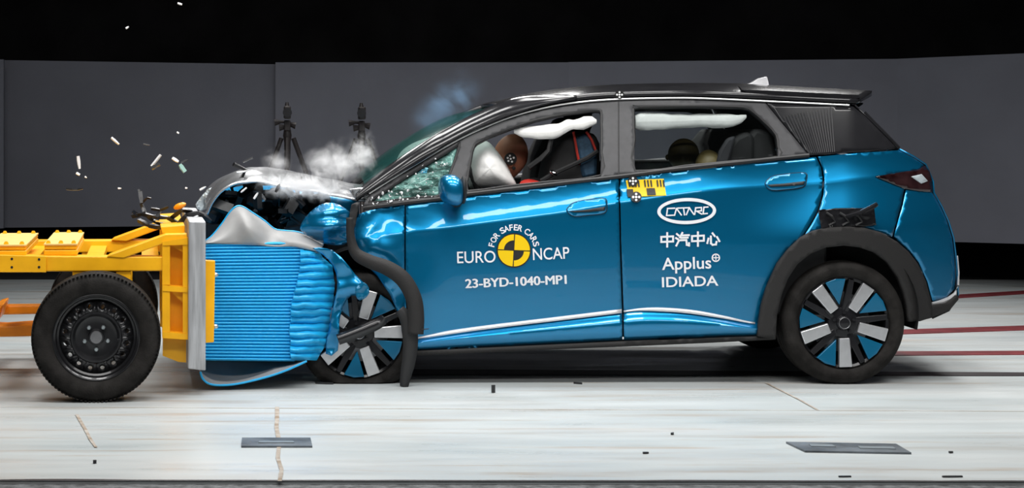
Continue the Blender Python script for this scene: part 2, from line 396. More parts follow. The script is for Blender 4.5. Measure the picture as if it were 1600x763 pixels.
# ------------------------------------------------------------------ the car
car = thing('hatchback_car', at(940, 602, .885).to_tuple()[:2]+(0,), 'bright blue crash tested hatchback with black roof and crushed front end', 'car')
BELT = [(540, 333), (566, 328), (632, 319), (685, 313), (727, 306), (968, 278), (1071, 265), (1263, 245), (1360, 237), (1404, 234), (1445, 257), (1500, 262)]
CREASE = [(540, 378), (632, 364), (680, 359), (786, 345), (883, 332), (970, 317), (1098, 299), (1190, 292), (1282, 286), (1367, 277), (1500, 268)]
LOW = [(540, 548), (650, 529), (740, 515), (880, 498), (972, 487), (1010, 484), (1070, 487), (1130, 496), (1184, 506), (1300, 520), (1500, 520)]
BOT = [(540, 566), (650, 549), (973, 534), (1210, 525), (1500, 525)]
def smc(L):
    return [(q.x, q.y) for q in curve(L, 140)]
CREASE, LOW, BOT, BELT = smc(CREASE), smc(LOW), smc(BOT), smc(BELT)
def between(A, B, w): return [(x, y+(interp(B, x)-y)*w) for x, y in A]
def sm(u): u = max(0, min(1, u)); return u*u*(3-2*u)
def tuck(x): return .27*max(0, (x-1318)/178)**2
def YS(x, y):
    be, cr, lo, bo = interp(BELT, x), interp(CREASE, x), interp(LOW, x), interp(BOT, x)
    t = tuck(x)
    if x < 650: t += .035*((650-x)/100)**2
    cy = .08*sm((x-1080)/190)                                  # the haunch over the rear wheel stands out below the crease
    t += cy if y < cr else cy*(1-sm((y-cr)/85)*.5-.5*min(1, (y-cr)/85))
    if y < be: return .036+.0014*(be-y)+t
    if cr-be > 4 and y < cr: u = (y-be)/(cr-be); return .036*(1-u**1.8)+t
    if y < lo:
        v = (y-cr)/(lo-cr); return .036*v**1.7+t
    w = (y-lo)/max(8, bo-lo); return (.036-.04*sm(w/.4) if w < .4 else -.004+.04*((w-.4)/.6)**2)+t
def dent(x, y):
    d = YS(x, y)
    if x < 660: d += .03*sm((660-x)/90)*noise.noise(Vector((x*.022, y*.03, 4)))*1.6+.018*sm((640-x)/60)*abs(noise.noise(Vector((x*.03+y*.015, y*.02, 9))))
    d += .012*math.exp(-((x-655-(y-360)*.05)/26)**2)*sm((y-330)/40)*sm((470-y)/80)
    return d
LINES = [CREASE, [(x, y-3) for x, y in CREASE], [(x, y+3) for x, y in CREASE], LOW, [(x, y-3) for x, y in LOW]]+[between(LOW, BOT, w) for w in (.1, .2, .3, .4, .55, .7, .85)]+[between(BELT, CREASE, w) for w in (.2, .4, .6, .8)]
def part(name, poly, m, Yf=YS, **k):
    if m == 'blue_paint' and name.split('_')[0] in ('front', 'rear'): k['lines'] = LINES
    return panel(name, poly, Yf, m, car, **k)
def bl(x): return interp(BELT, x)
ARCH_O = [(1184, 526), (1186, 505), (1190, 478), (1198, 450), (1215, 412), (1232, 390), (1252, 371), (1272, 361), (1294, 356), (1322, 354), (1350, 356), (1376, 363), (1402, 378), (1420, 394), (1434, 412), (1447, 440), (1454, 466), (1457, 481)]
ARCH_I = [(1456, 497), (1436, 502), (1421, 503), (1419, 480), (1414, 458), (1405, 434), (1388, 410), (1368, 395), (1345, 387), (1318, 384), (1290, 387), (1266, 397), (1246, 413), (1231, 436), (1221, 462), (1214, 492), (1212, 530)]
fd = part('front_door', [(634, 321), (660, 317), (685, 314.5), (727, 307.5), (800, 299), (880, 289), (967, 279.5), (966.5, 300), (969, 400), (972, 485), (972.5, 532), (900, 536), (780, 542), (652, 548), (640, 500), (634, 440)], 'blue_paint', dent, step=6)
rd = part('rear_door', [(969.5, 279.5), (1071, 267), (1180, 255), (1275, 245.5), (1283, 262), (1285.5, 280), (1284, 305), (1277, 330), (1266, 350), (1254, 369)]+ARCH_O[5::-1]+[(1184, 525), (1100, 529), (975, 532.5), (974.5, 485), (971.5, 400), (969, 300)], 'blue_paint', step=6)
qp = part('rear_quarter_panel', [(1278, 245), (1330, 240), (1404, 235), (1428, 247), (1444, 258), (1436, 265), (1400, 271), (1368, 276), (1392, 286), (1413, 295), (1408, 320), (1401, 345), (1394, 370)]+ARCH_O[11:5:-1]+[(1255.5, 370), (1269, 349), (1279.5, 330), (1286.5, 305), (1288, 280), (1285.5, 262)], 'blue_paint', step=6)
rb = part('rear_bumper', [(1416, 297), (1436, 299), (1456, 301), (1467, 318), (1478, 342), (1487, 370), (1491, 400), (1493, 435), (1491, 452), (1478, 466), (1458, 471)]+[(1456, 466), (1449, 440), (1436, 411), (1422, 393), (1404, 377), (1397, 370), (1404, 345), (1411, 320)], 'blue_paint', step=6)
def YA(x, y): return -.02+tuck(x)*.75
ra = part('rear_arch_trim', ARCH_O+ARCH_I, 'arch_plastic', YA, step=7, th=.03)
tl = part('tail_lamp', [(1368, 276), (1400, 270.5), (1436, 264.5), (1445, 258.5), (1452, 266), (1457, 284), (1457, 300), (1436, 298.5), (1415, 295), (1392, 286)], 'tail_red', lambda x, y: YS(x, y)-.006, step=6)
panel('lens', [(1424, 276), (1440, 272), (1450, 283), (1440, 287)], lambda x, y: YS(x, y)-.012, 'lens_clear', tl, step=5, th=.003, label='pale lens inside the dark tail lamp')
lv = part('lower_rear_valance', [(1457, 478), (1480, 474), (1496, 462), (1498, 468), (1484, 485), (1460, 495), (1437, 502.5), (1430, 496), (1445, 488)], 'arch_plastic', lambda x, y: tuck(x)*.9, step=5, th=.03)
st = MB().tube([at(x, y, YS(x, y)-.01) for x, y in [(1456, 475), (1470, 472.5), (1482, 468), (1492, 460), (1497, 446), (1498, 425), (1496, 400)]], [.008, .012, .013, .01, .006, .004, .003]).build('bumper_strip', 'silver', car, label='bright silver strip along the bottom of the rear bumper')
# sill and silver line
sl = part('sill_trim', [(646, 549), (780, 543), (973, 534), (1184, 526), (1212, 525), (1212, 531), (1100, 536.5), (973, 542), (780, 550), (646, 556)], 'arch_plastic', lambda x, y: .012, th=.1, step=8)
for (x0, x1) in ((648, 971.5), (974.5, 1180)):
    P = []; Q = []
    for i in range(30):
        x = x0+(x1-x0)*i/29; y = interp(LOW, x); w = 1.4+2.4*sm(min((x-x0)/60, 1))*(1 if x < 972 else sm((1190-x)/110)); P.append(at(x, y-w, YS(x, y-w)-.006)); Q.append(at(x, y+w*.6, YS(x, y+w*.6)-.012))
    mk('silver_strip', Q+P, [(i, i+1, 31+i, 30+i) for i in range(29)], 'silver', fd if x0 < 900 else rd, th=.004, label='thin silver strip low on the door')
# window surround: roof rail line RAIL, belt below
RAIL = [(555, 318), (575, 303), (606, 283), (640, 262), (680, 238), (720, 215.5), (760, 197), (800, 181.5), (850, 168), (900, 159.5), (960, 154.5), (1040, 152.5), (1100, 153), (1200, 157.5), (1335, 164)]
RAILC = [(q.x, q.y) for q in curve(RAIL, 120)]
def rl(x): return interp(RAILC, x)
frame_out = [(567, 323), (600, 318.5), (634, 315), (685, 309.5), (727, 303.5), (800, 294.5), (880, 285), (968, 275), (1071, 262.5), (1180, 250.5), (1263, 242.5), (1240, 214), (1218, 188), (1195, 159.5), (1150, 157.5), (1100, 155.5), (1040, 155), (960, 157), (900, 162), (850, 170.5), (800, 184), (760, 199.5), (720, 218), (680, 240.5), (640, 264.5), (606, 285.5), (575, 306)]
h_q = [(576, 317), (600, 300), (640, 273), (680, 249), (712, 229), (719, 223), (713, 245), (702, 275), (692, 304.5), (660, 308.5), (620, 313)]
h_f = [(731, 299), (730.5, 280), (735, 252), (742, 226), (765, 213.5), (800, 200), (840, 187), (886, 177), (925, 172.5), (937, 173), (940, 180), (940, 240), (938.5, 275), (860, 284.5), (790, 292)]
h_r = [(992, 267.5), (991, 220), (989.5, 170), (1000, 167.2), (1090, 166), (1160, 167.5), (1172, 171), (1195, 191), (1213, 211), (1216, 230), (1217, 246), (1150, 252.5), (1070, 260)]
fs = part('window_surround', frame_out, 'frame_grey', lambda x, y: YS(x, y)-.002, holes=(h_q, h_f, h_r), step=6, th=.035)
# rubber edges in the openings
def seal(name, loop, r=.008, dy=.004):
    L = loop+loop[:2]; return MB().tube([at(x, y, YS(x, y)+dy) for x, y in L], r, 6, False).build(name, 'black_plastic', fs)
for h in (h_f, h_r, h_q): seal('window_seal', smooth_loop(h, 2))
pl = MB().tube([at(966.5+.01*(y-155)*.2, y, YS(967, y)-.003) for y in range(158, 280, 8)], .0028, 6).build('pillar_gap', 'black_plastic', fs)
bt = MB().tube([at(x, bl(x)-2, YS(x, bl(x)-2)-.004) for x in range(568, 1268, 12)], .011, 6).build('belt_trim', 'black_plastic', car)
rt = MB().tube([at(x, rl(x)+1, YS(x, rl(x)+1)-.012) for x in range(577, 1336, 10)], .0042, 6).build('roof_trim', 'silver', car, label='thin bright line along the edge of the roof')
# front pillar and roof
PUP = [(572, 296), (600, 275), (640, 246), (680, 220), (700, 208), (745, 185), (800, 163), (848, 157), (900, 156.5)]
PLW = [(902, 158.5), (850, 167), (800, 181), (760, 196.5), (720, 215), (680, 237.5), (640, 261.5), (606, 282.5), (575, 303), (558, 315)]
def YP(x, y):
    lo = rl(x); u = sm((lo-y)/26); return YS(x, lo)+.002+.085*((lo-y)/28 if lo > y else 0)**1.4
prow = []
for i in range(61):
    t = i/60; lo = curve([(x, y) for x, y in PLW[::-1]], 61)[i]; up = curve([(566, 302)]+PUP[1:], 61)[i]; r = []
    for j in range(13):
        v = j/12; x = lo.x+(up.x-lo.x)*v; y = lo.y+(up.y-lo.y)*v; r.append(at(x, y, YS(lo.x, rl(lo.x))+.0+.012*v+.085*v**2.2))
    prow.append(r)
pil = MB().grid(prow).build('front_pillar', 'gloss_black', car, th=.03)
CROWN = [(752, 171), (775, 165.5), (800, 159), (830, 152.2), (865, 147), (900, 143), (950, 139.7), (1000, 138.2), (1080, 137.3), (1150, 138), (1200, 141), (1270, 145), (1350, 149)]
rows = []
NX, NU = 46, 25
for i in range(NX+1):
    f = i/NX; row = []
    for j in range(NU):
        u = j/(NU-1); s = abs(2*u-1)
        xn = 800+(1338-800)*f; xc = 757+(1350-757)*f
        A = at(xn, rl(xn)-1, YS(xn, rl(xn)-1)-.002); Cc = at(xc, interp(CROWN, xc), .885)
        w = 1-s**2.6; wx = 1-s*s
        yy = A.y+(W-2*A.y)*(.5-.5*math.cos(PI*u) if False else u)
        row.append(Vector((A.x+(Cc.x-A.x)*wx, yy, A.z+(Cc.z-A.z)*w)))
    rows.append(row)
roof = MB().grid(rows).build('roof', 'gloss_black', car, th=.025)
hl = MB().grid([[p-Vector((0, 0, .045)) for p in r[2:-2]] for r in rows[2:-1]]).build('headlining', 'interior_black', car)
# windscreen
def pt3(P, t, Yb): 
    q = curve(P, 41)[int(t*40)]; return at(q.x, q.y, Yb(q.x, q.y))
wsr = []
CEN = [(560, 272), (600, 240), (640, 213), (680, 190), (715, 177), (752, 170.5)]
NEA = [(572, 296), (610, 268), (650, 239.5), (700, 208), (745, 185), (800, 163)]
for i in range(25):
    t = i/24; n3 = pt3(NEA, t, YP); c3 = pt3(CEN, t, lambda x, y: .885); row = []
    for j in range(21):
        u = j/20; w = 1-(2*u-1)**2; y = n3.y+(W-2*n3.y)*u
        row.append(Vector((n3.x+(c3.x-n3.x)*w, y, n3.z+(c3.z-n3.z)*w)))
    wsr.append(row)
ws = MB().grid([r[::-1] for r in wsr]).build('windscreen', 'windscreen_glass', car, th=.006)
qg = part('front_quarter_glass', smooth_loop([(578, 316), (610, 296), (650, 270), (690, 246), (714, 230), (708, 252), (699, 280), (690, 303), (650, 308)], 2), 'shattered_glass', lambda x, y: YS(x, y)+.02+.02*noise.noise(Vector((x*.06, y*.06, 2))), step=5, th=.005, label='shattered greenish corner window')
sh = MB()
for i in range(75):
    t = random.random(); x = 572+145*t+random.gauss(0, 6); y0 = rl(x)+8; y1 = bl(x)-6; y = y1-(y1-y0)*random.random()**1.6; p = at(x, y, YS(x, y)-.005+random.uniform(-.03, .015)); r = random.uniform(.002, .008)
    sh.ball(p, (r*random.uniform(.6, 1.8), r*.5, r), (random.random()*3, random.random()*3, random.random()*3), 5, 3)
sh.build('glass_fragments', 'shard_white', qg, smooth=False, label='loose pale fragments of the shattered corner window')['kind'] = 'stuff'
rg = part('rear_door_glass', [(x+(1 if x < 1100 else -1), y) for x, y in h_r], 'window_glass', lambda x, y: YS(x, y)+.012, step=12, th=.004)
# rear corner glass with its pattern
rq = part('rear_quarter_glass', [(1197, 160), (1260, 163.5), (1333, 166.5), (1350, 180), (1376, 206), (1402, 232), (1360, 236), (1300, 240), (1264, 242.5), (1242, 214), (1220, 188)], 'gloss_black', lambda x, y: YS(x, y)-.004, step=6)
pat = MB()
for i in range(24):
    x = 1226+i*3.5; yb = 239-i*.2; lean = .62-.018*i
    yt = 186-.22*(x-1226)
    xt0 = x-lean*(yb-yt)+34*(1-i/30)
    y_lo = min(yb, 239); P = []
    xa, xb = x-30*(1-i/26), x+12*(1-i/24)
    if xb > 1306: continue
    # keep below the slanted front edge of the glass
    n = 10
    for k in range(n+1):
        u = k/n; X = xa+(xb-xa)*u; Y = 186-.2*(xa-1205)+(240.5-.07*(xb-1262)-186+.2*(xa-1205))*u
        if X > 1223+(Y-188)*.76 and Y < 241-.06*(X-1264): P.append(at(X, Y, YS(X, Y)-.0075))
    if len(P) > 2: pat.tube(P, .0022, 4)
pat.build('stripe_pattern', 'frame_grey', rq, label='fine slanting grey lines on the dark rear corner glass')
# tail, swept across the car from the near rear corner
TP = [(1335, 165), (1352, 182), (1376, 205), (1404, 234), (1428, 246), (1446, 258), (1457, 284), (1458, 301), (1470, 322), (1481, 346), (1489, 372), (1493, 405), (1495, 440), (1496, 462), (1482, 484), (1456, 496)]
def tailrows(L):
    rows = []
    for x, y in L:
        Yc = YS(x, y) if y < 460 else tuck(x); A = at(x, y, Yc); rows.append([Vector((A.x+.09*(1-abs(2*j/14-1)**2.2), A.y+(W-2*A.y)*j/14, A.z+.01*(1-(2*j/14-1)**2))) for j in range(15)])
    return rows
MB().grid(tailrows(TP[:4])).build('rear_window', 'gloss_black', car, th=.008)
MB().grid(tailrows(TP[3:14])).build('tailgate', 'blue_paint', car, th=.008)
MB().grid(tailrows(TP[13:])).build('rear_valance', 'arch_plastic', car, th=.01)
hs = MB().tube([at(x, y, YS(x, y)+.01) for x, y in [(1350, 176), (1364, 191), (1380, 207), (1404, 232)]], .012).build('tailgate_edge', 'gloss_black', car)
sp = MB()
SPP = [(1168, 140.5), (1210, 141.5), (1280, 145), (1340, 147.8), (1351, 148.5), (1353, 152.5), (1340, 156.5), (1314, 164.8), (1260, 161.5), (1200, 158)]
rws = []
for x, y in SPP+SPP[:1]:
    r = []
    for j in range(17):
        u = j/16; s = abs(2*u-1); Yn = .235; yv = Yn+(W-2*Yn)*u; A = at(x, y, Yn); top = 1 if y < 153 else .6
        r.append(Vector((A.x-.03*s**4, yv, A.z+.045*(1-s**2.4)*top)))
    rws.append(r)
sp.grid([r[::-1] for r in rws]); n0 = len(rws[0])
sp.add([r[0] for r in rws[:-1]], [tuple(range(len(rws)-1))]); sp.add([r[-1] for r in rws[:-1]], [tuple(reversed(range(len(rws)-1)))])
sp.build('roof_spoiler', 'gloss_black', car)
an = MB()
for Y0, Y1, sgn in ((.85, .92, 1),):
    pf = [(1152, 142), (1155, 134), (1164, 131.5), (1172, 130), (1184, 122.5), (1197, 119.5), (1199.5, 121), (1200, 136), (1200, 142)]
    a = [at(x, y, .885) for x, y in pf]; mid = [1, .9, .8, .7, .25, .12, .12, .9, 1]
    L = [p+Vector((0, -.035*m, 0)) for p, m in zip(a, mid)]; R = [p+Vector((0, .035*m, 0)) for p, m in zip(a, mid)]
    an.prism(L, R)
an.build('roof_antenna', 'disc_metal', car, smooth=True, bev=.004, label='grey shark fin antenna on the black roof')
# mirror
mr = MB().ball(at(708, 296, -.1), (.074, .1, .078), (0, 0, .1), fn=lambda p: (lambda q: Vector((q.x if q.x < 0 else q.x*.66, q.y, q.z-.14*q.x-.05)))(Vector([math.copysign(abs(c)**.8, c) for c in p])), n=28, m=18).build('door_mirror', 'blue_paint', car)
MB().ball(at(724, 297, -.09), (.017, .085, .072)).build('mirror_back', 'black_plastic', mr)
MB().tube([at(716, 312, -.08), at(712, 315, .06)], [.03, .035], 8).build('mirror_foot', 'black_plastic', mr)
MB().prism([at(x, y, .05) for x, y in [(688, 308), (729, 303), (729, 318), (700, 326)]], [at(x, y, .08) for x, y in [(688, 308), (729, 303), (729, 318), (700, 326)]]).build('mirror_base', 'black_plastic', mr)
# door handles
def handle(door, L, S):
    h = panel('door_handle', smooth_loop(L, 3), lambda x, y: YS(x, y)-.009, 'blue_paint', door, step=4, th=.008)
    MB().tube([at(x, y, YS(x, y)-.004) for x, y in smooth_loop(L, 3)+L[:1]], .0032, 6, False).build('handle_gap', 'black_plastic', door)
    panel('handle_recess', S, lambda x, y: YS(x, y)-.0115, 'black_plastic', door, step=4, th=.002)
handle(fd, [(886, 330), (890, 322), (900, 316), (930, 311), (946, 311), (948, 322), (944, 333), (920, 336), (898, 338)], [(889, 330), (915, 328), (946, 323), (945, 329), (920, 331.5), (898, 332)])
handle(rd, [(1196, 288), (1200, 281), (1210, 275), (1240, 271), (1259, 271), (1260, 281), (1255, 292), (1230, 296), (1206, 297)], [(1199, 289), (1225, 287), (1258, 283), (1256, 288.5), (1230, 291), (1205, 292)])
# black taped plate on the rear flank
pt = panel('taped_plate', [(1280, 329), (1300, 327), (1366, 325), (1369, 352), (1340, 356), (1283, 357)], lambda x, y: -.012+tuck(x)+.008*noise.noise(Vector((x*.12, y*.15, 1))), 'gloss_black', car, step=4, th=.006, label='crumpled black taped plate above the rear arch')
MB().tube([at(1322, 338, -.03), at(1345, 332, -.035), at(1360, 325, -.035), at(1370, 319, -.03)], [.008, .012, .013, .012]).build('pin', 'gloss_black', pt)
for x in (1291, 1312, 1333): MB().tube([at(x, 332+.3*(x-1290)*.1, -.022), at(x+9, 338, -.03), at(x+14, 347, -.024), at(x+4, 352, -.02)], .006, 6).build('tape_fold', 'black_plastic', pt)
# ---- markings and lettering
def decal(name, L, Fc, m, parent, lift=.006, **k): return mk(name, [at(x, y, YS(x, y)-lift) for x, y in L], Fc, m, parent, smooth=False, **k)
def disc(cx, cy, r0, r1, a0, a1, n=40):
    L = []; Fc = []
    for i in range(n+1):
        a = math.radians(a0+(a1-a0)*i/n); L += [(cx+r0*math.cos(a), cy-r0*math.sin(a)), (cx+r1*math.cos(a), cy-r1*math.sin(a))]
    return L, [(2*i, 2*i+1, 2*i+3, 2*i+2) for i in range(n)]
def write(s, x0, y0, h, w, ang, parent, bold=0., m='decal_white', lift=.006):
    L, Fc = text_px(s, x0, y0, h, w, ang, bold); return decal('lettering', L, Fc, m, parent, lift)
ex, ey = 803, 391.5
dk = decal('emblem', *disc(ex, ey, .1, 27, 0, 360, 60), 'decal_black', fd, .006, label='round yellow and black quartered emblem')
for q in range(4):
    a0 = q*90-2.5; decal('yellow_quarter', *[(lambda L: ([(x+.9*math.cos(math.radians(a0+45)), y-.9*math.sin(math.radians(a0+45))) for x, y in L[0]], L[1]))(disc(ex, ey, .3 if q in (0, 2) else 15, 24.3, a0+.5, a0+89.5))][0], 'decal_yellow', fd, .0085)
write('EURO', 714.5, 411.5, 18.2, 60, math.radians(-1.5), fd, .006)
write('NCAP', 833, 406.5, 18.2, 57, math.radians(-2.5), fd, .006)
LT = ([], [])
for _d, _e in ((0, 0), (.8, .35), (1.5, 0), (.8, -.35), (.8, 0)):   # heavy figures: the same outline laid a little to each side
    L, Fc = text_px('23-BYD-1040-MP1', 727+_d, 450.3+_e, 13.6, 157.4, math.radians(-2.4), 0)
    n = len(LT[0]); LT[0].extend(at(x, y, YS(x, y)-.005-.0006*(len(LT[1])//300)) for x, y in L); LT[1].extend(tuple(i+n for i in f) for f in Fc)
mk('lettering', LT[0], LT[1], 'decal_white', fd, smooth=False)
arc = 'FOR SAFER CARS'; angs = [166, 152.5, 139, 128, 120, 109, 97, 85.5, 74, 64, 55, 42, 29, 16]
for ch, a in zip(arc, angs):
    if ch == ' ': continue
    L, Fc = text_px(ch, 0, 0, 9.2, {'F': 5.6, 'O': 8, 'E': 5.8}.get(ch, 7.2), 0, .02)
    a = math.radians(a); R0 = 31.5; w = max(x for x, y in L)/2
    decal('lettering', [(ex+(R0-y)*math.cos(a)+(x-w)*math.sin(a), ey-(R0-y)*math.sin(a)+(x-w)*math.cos(a)) for x, y in L], Fc, 'decal_white', fd)
L, Fc = disc(0, 0, .865, 1, 0, 360, 64)
ce, se = math.cos(-.025), math.sin(-.025)
def ell(cx, cy, rx, ry, t):
    o = []
    for i in range(65):
        for s in (1, 0):
            a = 2*PI*i/64; x = (rx-t*s)*math.cos(a); y = (ry-t*s)*math.sin(a); o.append((cx+x*ce-y*se, cy+x*se+y*ce))
    return o, [(2*i+2, 2*i+3, 2*i+1, 2*i) for i in range(64)]
decal('oval_ring', *ell(1073, 330, 46, 20.5, 5.2), 'decal_white', rd)
# angular six letter mark inside the oval, drawn as strokes
def strokes(SL, w, parent, name='lettering', m='decal_white'):
    L = []; Fc = []
    for (x0, y0), (x1, y1) in SL:
        d = math.hypot(x1-x0, y1-y0) or 1; ux, uy = (x1-x0)/d*w/2, (y1-y0)/d*w/2; n = len(L)
        L += [(x0-ux-uy, y0-uy+ux), (x1+ux-uy, y1+uy+ux), (x1+ux+uy, y1+uy-ux), (x0-ux+uy, y0-uy-ux)]; Fc.append((n, n+1, n+2, n+3))
    return decal(name, L, Fc, m, parent)
def poly(P): return list(zip(P, P[1:]))
SL = []
SL += poly([(1054, 325.5), (1043, 326), (1041.5, 337), (1052, 336.5)])
SL += poly([(1054, 336.5), (1057, 326), (1064.5, 336)])+poly([(1059, 325.4), (1076, 324.8)])+poly([(1068, 325.5), (1069.5, 335.8)])
SL += poly([(1072.5, 335.5), (1077, 324.8), (1084, 335)])
SL += poly([(1085.5, 335), (1087, 325), (1096, 324.4), (1096, 329.5), (1088.5, 330.2), (1096, 334.5)])
SL += poly([(1106, 323.6), (1100, 324), (1098.5, 334.3), (1105, 333.8)])
strokes(SL, 2.1, rd)
# four characters
def glyph(SL, x, y, s): return [((x+a*s, y+b*s), (x+c*s, y+d*s)) for (a, b), (c, d) in SL]
zhong = poly([(.06, .28), (.94, .24), (.94, .62), (.06, .66), (.06, .28)])+[((.5, 0), (.5, 1))]
qi = [((.08, .1), (.2, .2)), ((.02, .4), (.15, .48)), ((.04, .95), (.22, .6))]+poly([(.48, .02), (.3, .34)])+[((.42, .2), (.97, .18)), ((.42, .38), (.88, .36))]+poly([(.32, .56), (.78, .54), (.82, .9), (.98, .95), (.98, .78)])
xin = [((.14, .5), (.06, .82))]+poly([(.32, .34), (.33, .85), (.45, .95), (.7, .93), (.74, .74)])+[((.45, .1), (.6, .3)), ((.78, .38), (.95, .68))]
for i, g in enumerate((zhong, qi, zhong, xin)): strokes(glyph(g, 1032+24*i, 364.5-.6*i, 21), 3.0, rd)
write('Applus', 1034.5, 421.8, 18.6, 77, math.radians(-1.8), rd, .012)
decal('ring_mark', *disc(1118.5, 403, 4.6, 6.6, 0, 360, 30), 'decal_white', rd)
strokes([((1115, 403.1), (1122, 402.9)), ((1118.4, 399.6), (1118.6, 406.4))], 1.5, rd, 'ring_mark')
write('IDIADA', 1034.5, 449, 15.6, 88, math.radians(-1.8), rd, .014)
# ruler sticker and round targets
def quad_part(name, L, m, parent, lift): return panel(name, L, lambda x, y: YS(x, y)-lift, m, parent, step=5, th=.001, smooth=False)
rs = quad_part('ruler_sticker', [(978, 282), (1037, 279.5), (1041, 305.5), (982, 308)], 'decal_yellow', rd, .006)
for i in range(12):
    if i in (4, 8): continue
    x = 981.5+i*4.9; quad_part('tick', [(x, 281.8-.2*i*.2), (x+2.3, 281.6-.2*i*.2), (x+3.6, 292-.2*i*.2), (x+1.3, 292.2-.2*i*.2)], 'decal_black', rd, .0105)
for L in ([(979, 296), (989, 295.5), (990.5, 307), (981, 307.5)], [(1010, 294.5), (1023, 294), (1025, 304.5), (1011.5, 305)]): quad_part('black_square', L, 'decal_black', rd, .0105)
def target(x, y, r, parent, Yf=YS, lift=.014):
    t = mk('target_marker', *(lambda L: ([at(a, b, Yf(a, b)-lift) for a, b in L[0]], L[1]))(disc(x, y, .1, r, 0, 360, 28)), 'black_mark', parent, smooth=False, label='round black target marker with white dots')
    for dx, dy in ((0, 0), (-.55, 0), (.55, 0), (0, -.55), (0, .55)):
        mk('white_dot', *(lambda L: ([at(a, b, Yf(a, b)-lift-.002) for a, b in L[0]], L[1]))(disc(x+dx*r, y+dy*r, .05, r*.22, 0, 360, 12)), 'white_mark', parent, smooth=False)
target(989, 283, 8, rd); target(994, 308, 8.5, rd)
target(968, 148, 7, roof, lambda x, y: .19, 0)
# ---- wheels
def wheel(cx, cy, Y0, R, parent, flat=0., rot=0., far=False):
    """one tyre and its alloy rim; outer face at Y0"""
    s = -1 if far else 1
    c = at(cx, cy, Y0+.02) if not far else Vector((at(cx, cy, 0).x, Y0, at(cx, cy, 0).z))
    def Yo(d): return s*d
    rr = R*.735
    prof = [(rr-.012, .03), (rr+.004, .004), (rr+.02, -.006), (rr+.045, -.012), (R-.03, -.008), (R-.012, .004), (R-.004, .018), (R, .03)]
    for g in (.06, .1, .14): prof += [(R, g-.006), (R-.007, g-.004), (R-.007, g+.004), (R, g+.006)]
    prof += [(R, .17), (R-.01, .195), (R-.04, .205), (rr, .195), (rr-.012, .17)]
    t = MB().lathe(c, [(a, Yo(d)) for a, d in prof], 72, True)
    
    if flat:
        for v in t.v:
            if v.z < flat: v.y += s*-.05*(flat-v.z); v.z = flat+(v.z-flat)*.02
    if far: t.f = [tuple(reversed(f)) for f in t.f]
    ty = t.build('tyre', 'rubber', parent)
    rim = MB().lathe(c, [(rr-.002, Yo(.0)), (rr+.004, Yo(.012)), (rr-.014, Yo(.02)), (rr-.02, Yo(.06)), (rr-.03, Yo(.15)), (.1, Yo(.13)), (.07, Yo(.06)), (.065, Yo(.03)), (.0, Yo(.03))], 60)
    if far: rim.f = [tuple(reversed(f)) for f in rim.f]
    rm = rim.build('rim', 'gloss_black', parent)
    MB().lathe(c, [(.155, Yo(.1)), (.155, Yo(.085)), (.06, Yo(.08)), (.06, Yo(.1))], 40).build('brake_disc', 'disc_metal', parent)
    if far: return
    P = lambda r, a, y: c+Vector((r*math.cos(a), y, r*math.sin(a)))
    for k in range(5):
        a = math.radians(272+72*k+rot)
        def bar(name, a0, a1, r0, r1, w0, w1, y0, y1, m, lab=None, th=.03):
            d0 = Vector((math.cos(a0), 0, math.sin(a0))); d1 = Vector((math.cos(a1), 0, math.sin(a1))); n = Vector((-math.sin((a0+a1)/2), 0, math.cos((a0+a1)/2)))
            A = c+d0*r0; B = c+d1*r1; L = [A-n*w0, B-n*w1, B+n*w1, A+n*w0]
            return MB().prism([p+Vector((0, y0 if i in (0, 3) else y1, 0)) for i, p in enumerate(L)], [p+Vector((0, (y0 if i in (0, 3) else y1)+th, 0)) for i, p in enumerate(L)]).build(name, m, rm, smooth=False, bev=.004, label=lab)
        bar('spoke', a, a, .078, rr*.97, .026, .034, .0, -.004, 'spoke_silver', 'wide silver wheel spoke')
        b2 = a-math.radians(50)
        bar('black_spoke', b2+.06, b2+.03, .05, rr*.97, .02, .014, .012, .004, 'gloss_black')
        bar('black_spoke', a+.42, a+.28, .05, rr*.5, .012, .008, .012, .004, 'gloss_black')
        b1 = a-math.radians(27)
        L = [P(rr*.40, b1+.03, .01), P(rr*.97, b1-math.radians(13), .0), P(rr*.985, b1, .0), P(rr*.97, b1+math.radians(14), .0)]
        MB().prism(L, [p+Vector((0, .02, 0)) for p in L]).build('spoke_infill', 'spoke_blue', rm, smooth=False, bev=.003, label='dark blue wedge between the wheel spokes')
        MB().lathe(P(.052, a+.6, .0), [(0, -.002), (.009, -.002), (.01, .02)], 6).build('wheel_nut', 'gloss_black', rm)
    cp = MB().lathe(c, [(0, -.01), (.028, -.01), (.036, -.004), (.04, .008), (.075, .012), (.08, .03)], 40).build('hub_cap', 'gloss_black', rm)
    MB().lathe(c, [(.026, -.011), (.028, -.013), (.03, -.011)], 30).build('cap_ring', 'disc_metal', rm)
wheel(1319, 505, .0, .3185, car)
wheel(561, 521, .03, .3185, car, flat=.006, rot=18)
wheel(1319, 505, W-.0, .3185, car, far=True)
wheel(585, 505, W-.03, .3185, car, far=True)
for cx, cy, R in ((1319, 492, .395), (572, 500, .37)):
    for yy in (1, -1):
        c = at(cx, cy, 0); y0 = .035 if yy > 0 else W-.035; L = []
        prof = [(R, 0), (R, .26), (.05, .27)]
        mb = MB()
        for j in range(25):
            a = math.radians(-12+204*j/24); 
            for r, d in prof: mb.v.append(Vector((c.x+r*math.cos(a), y0+yy*d, c.z+r*math.sin(a))))
        mb.f = [(j*3+i, j*3+i+1, j*3+4+i, j*3+3+i) for j in range(24) for i in range(2)]
        mb.build('wheel_arch_liner', 'interior_black', car)
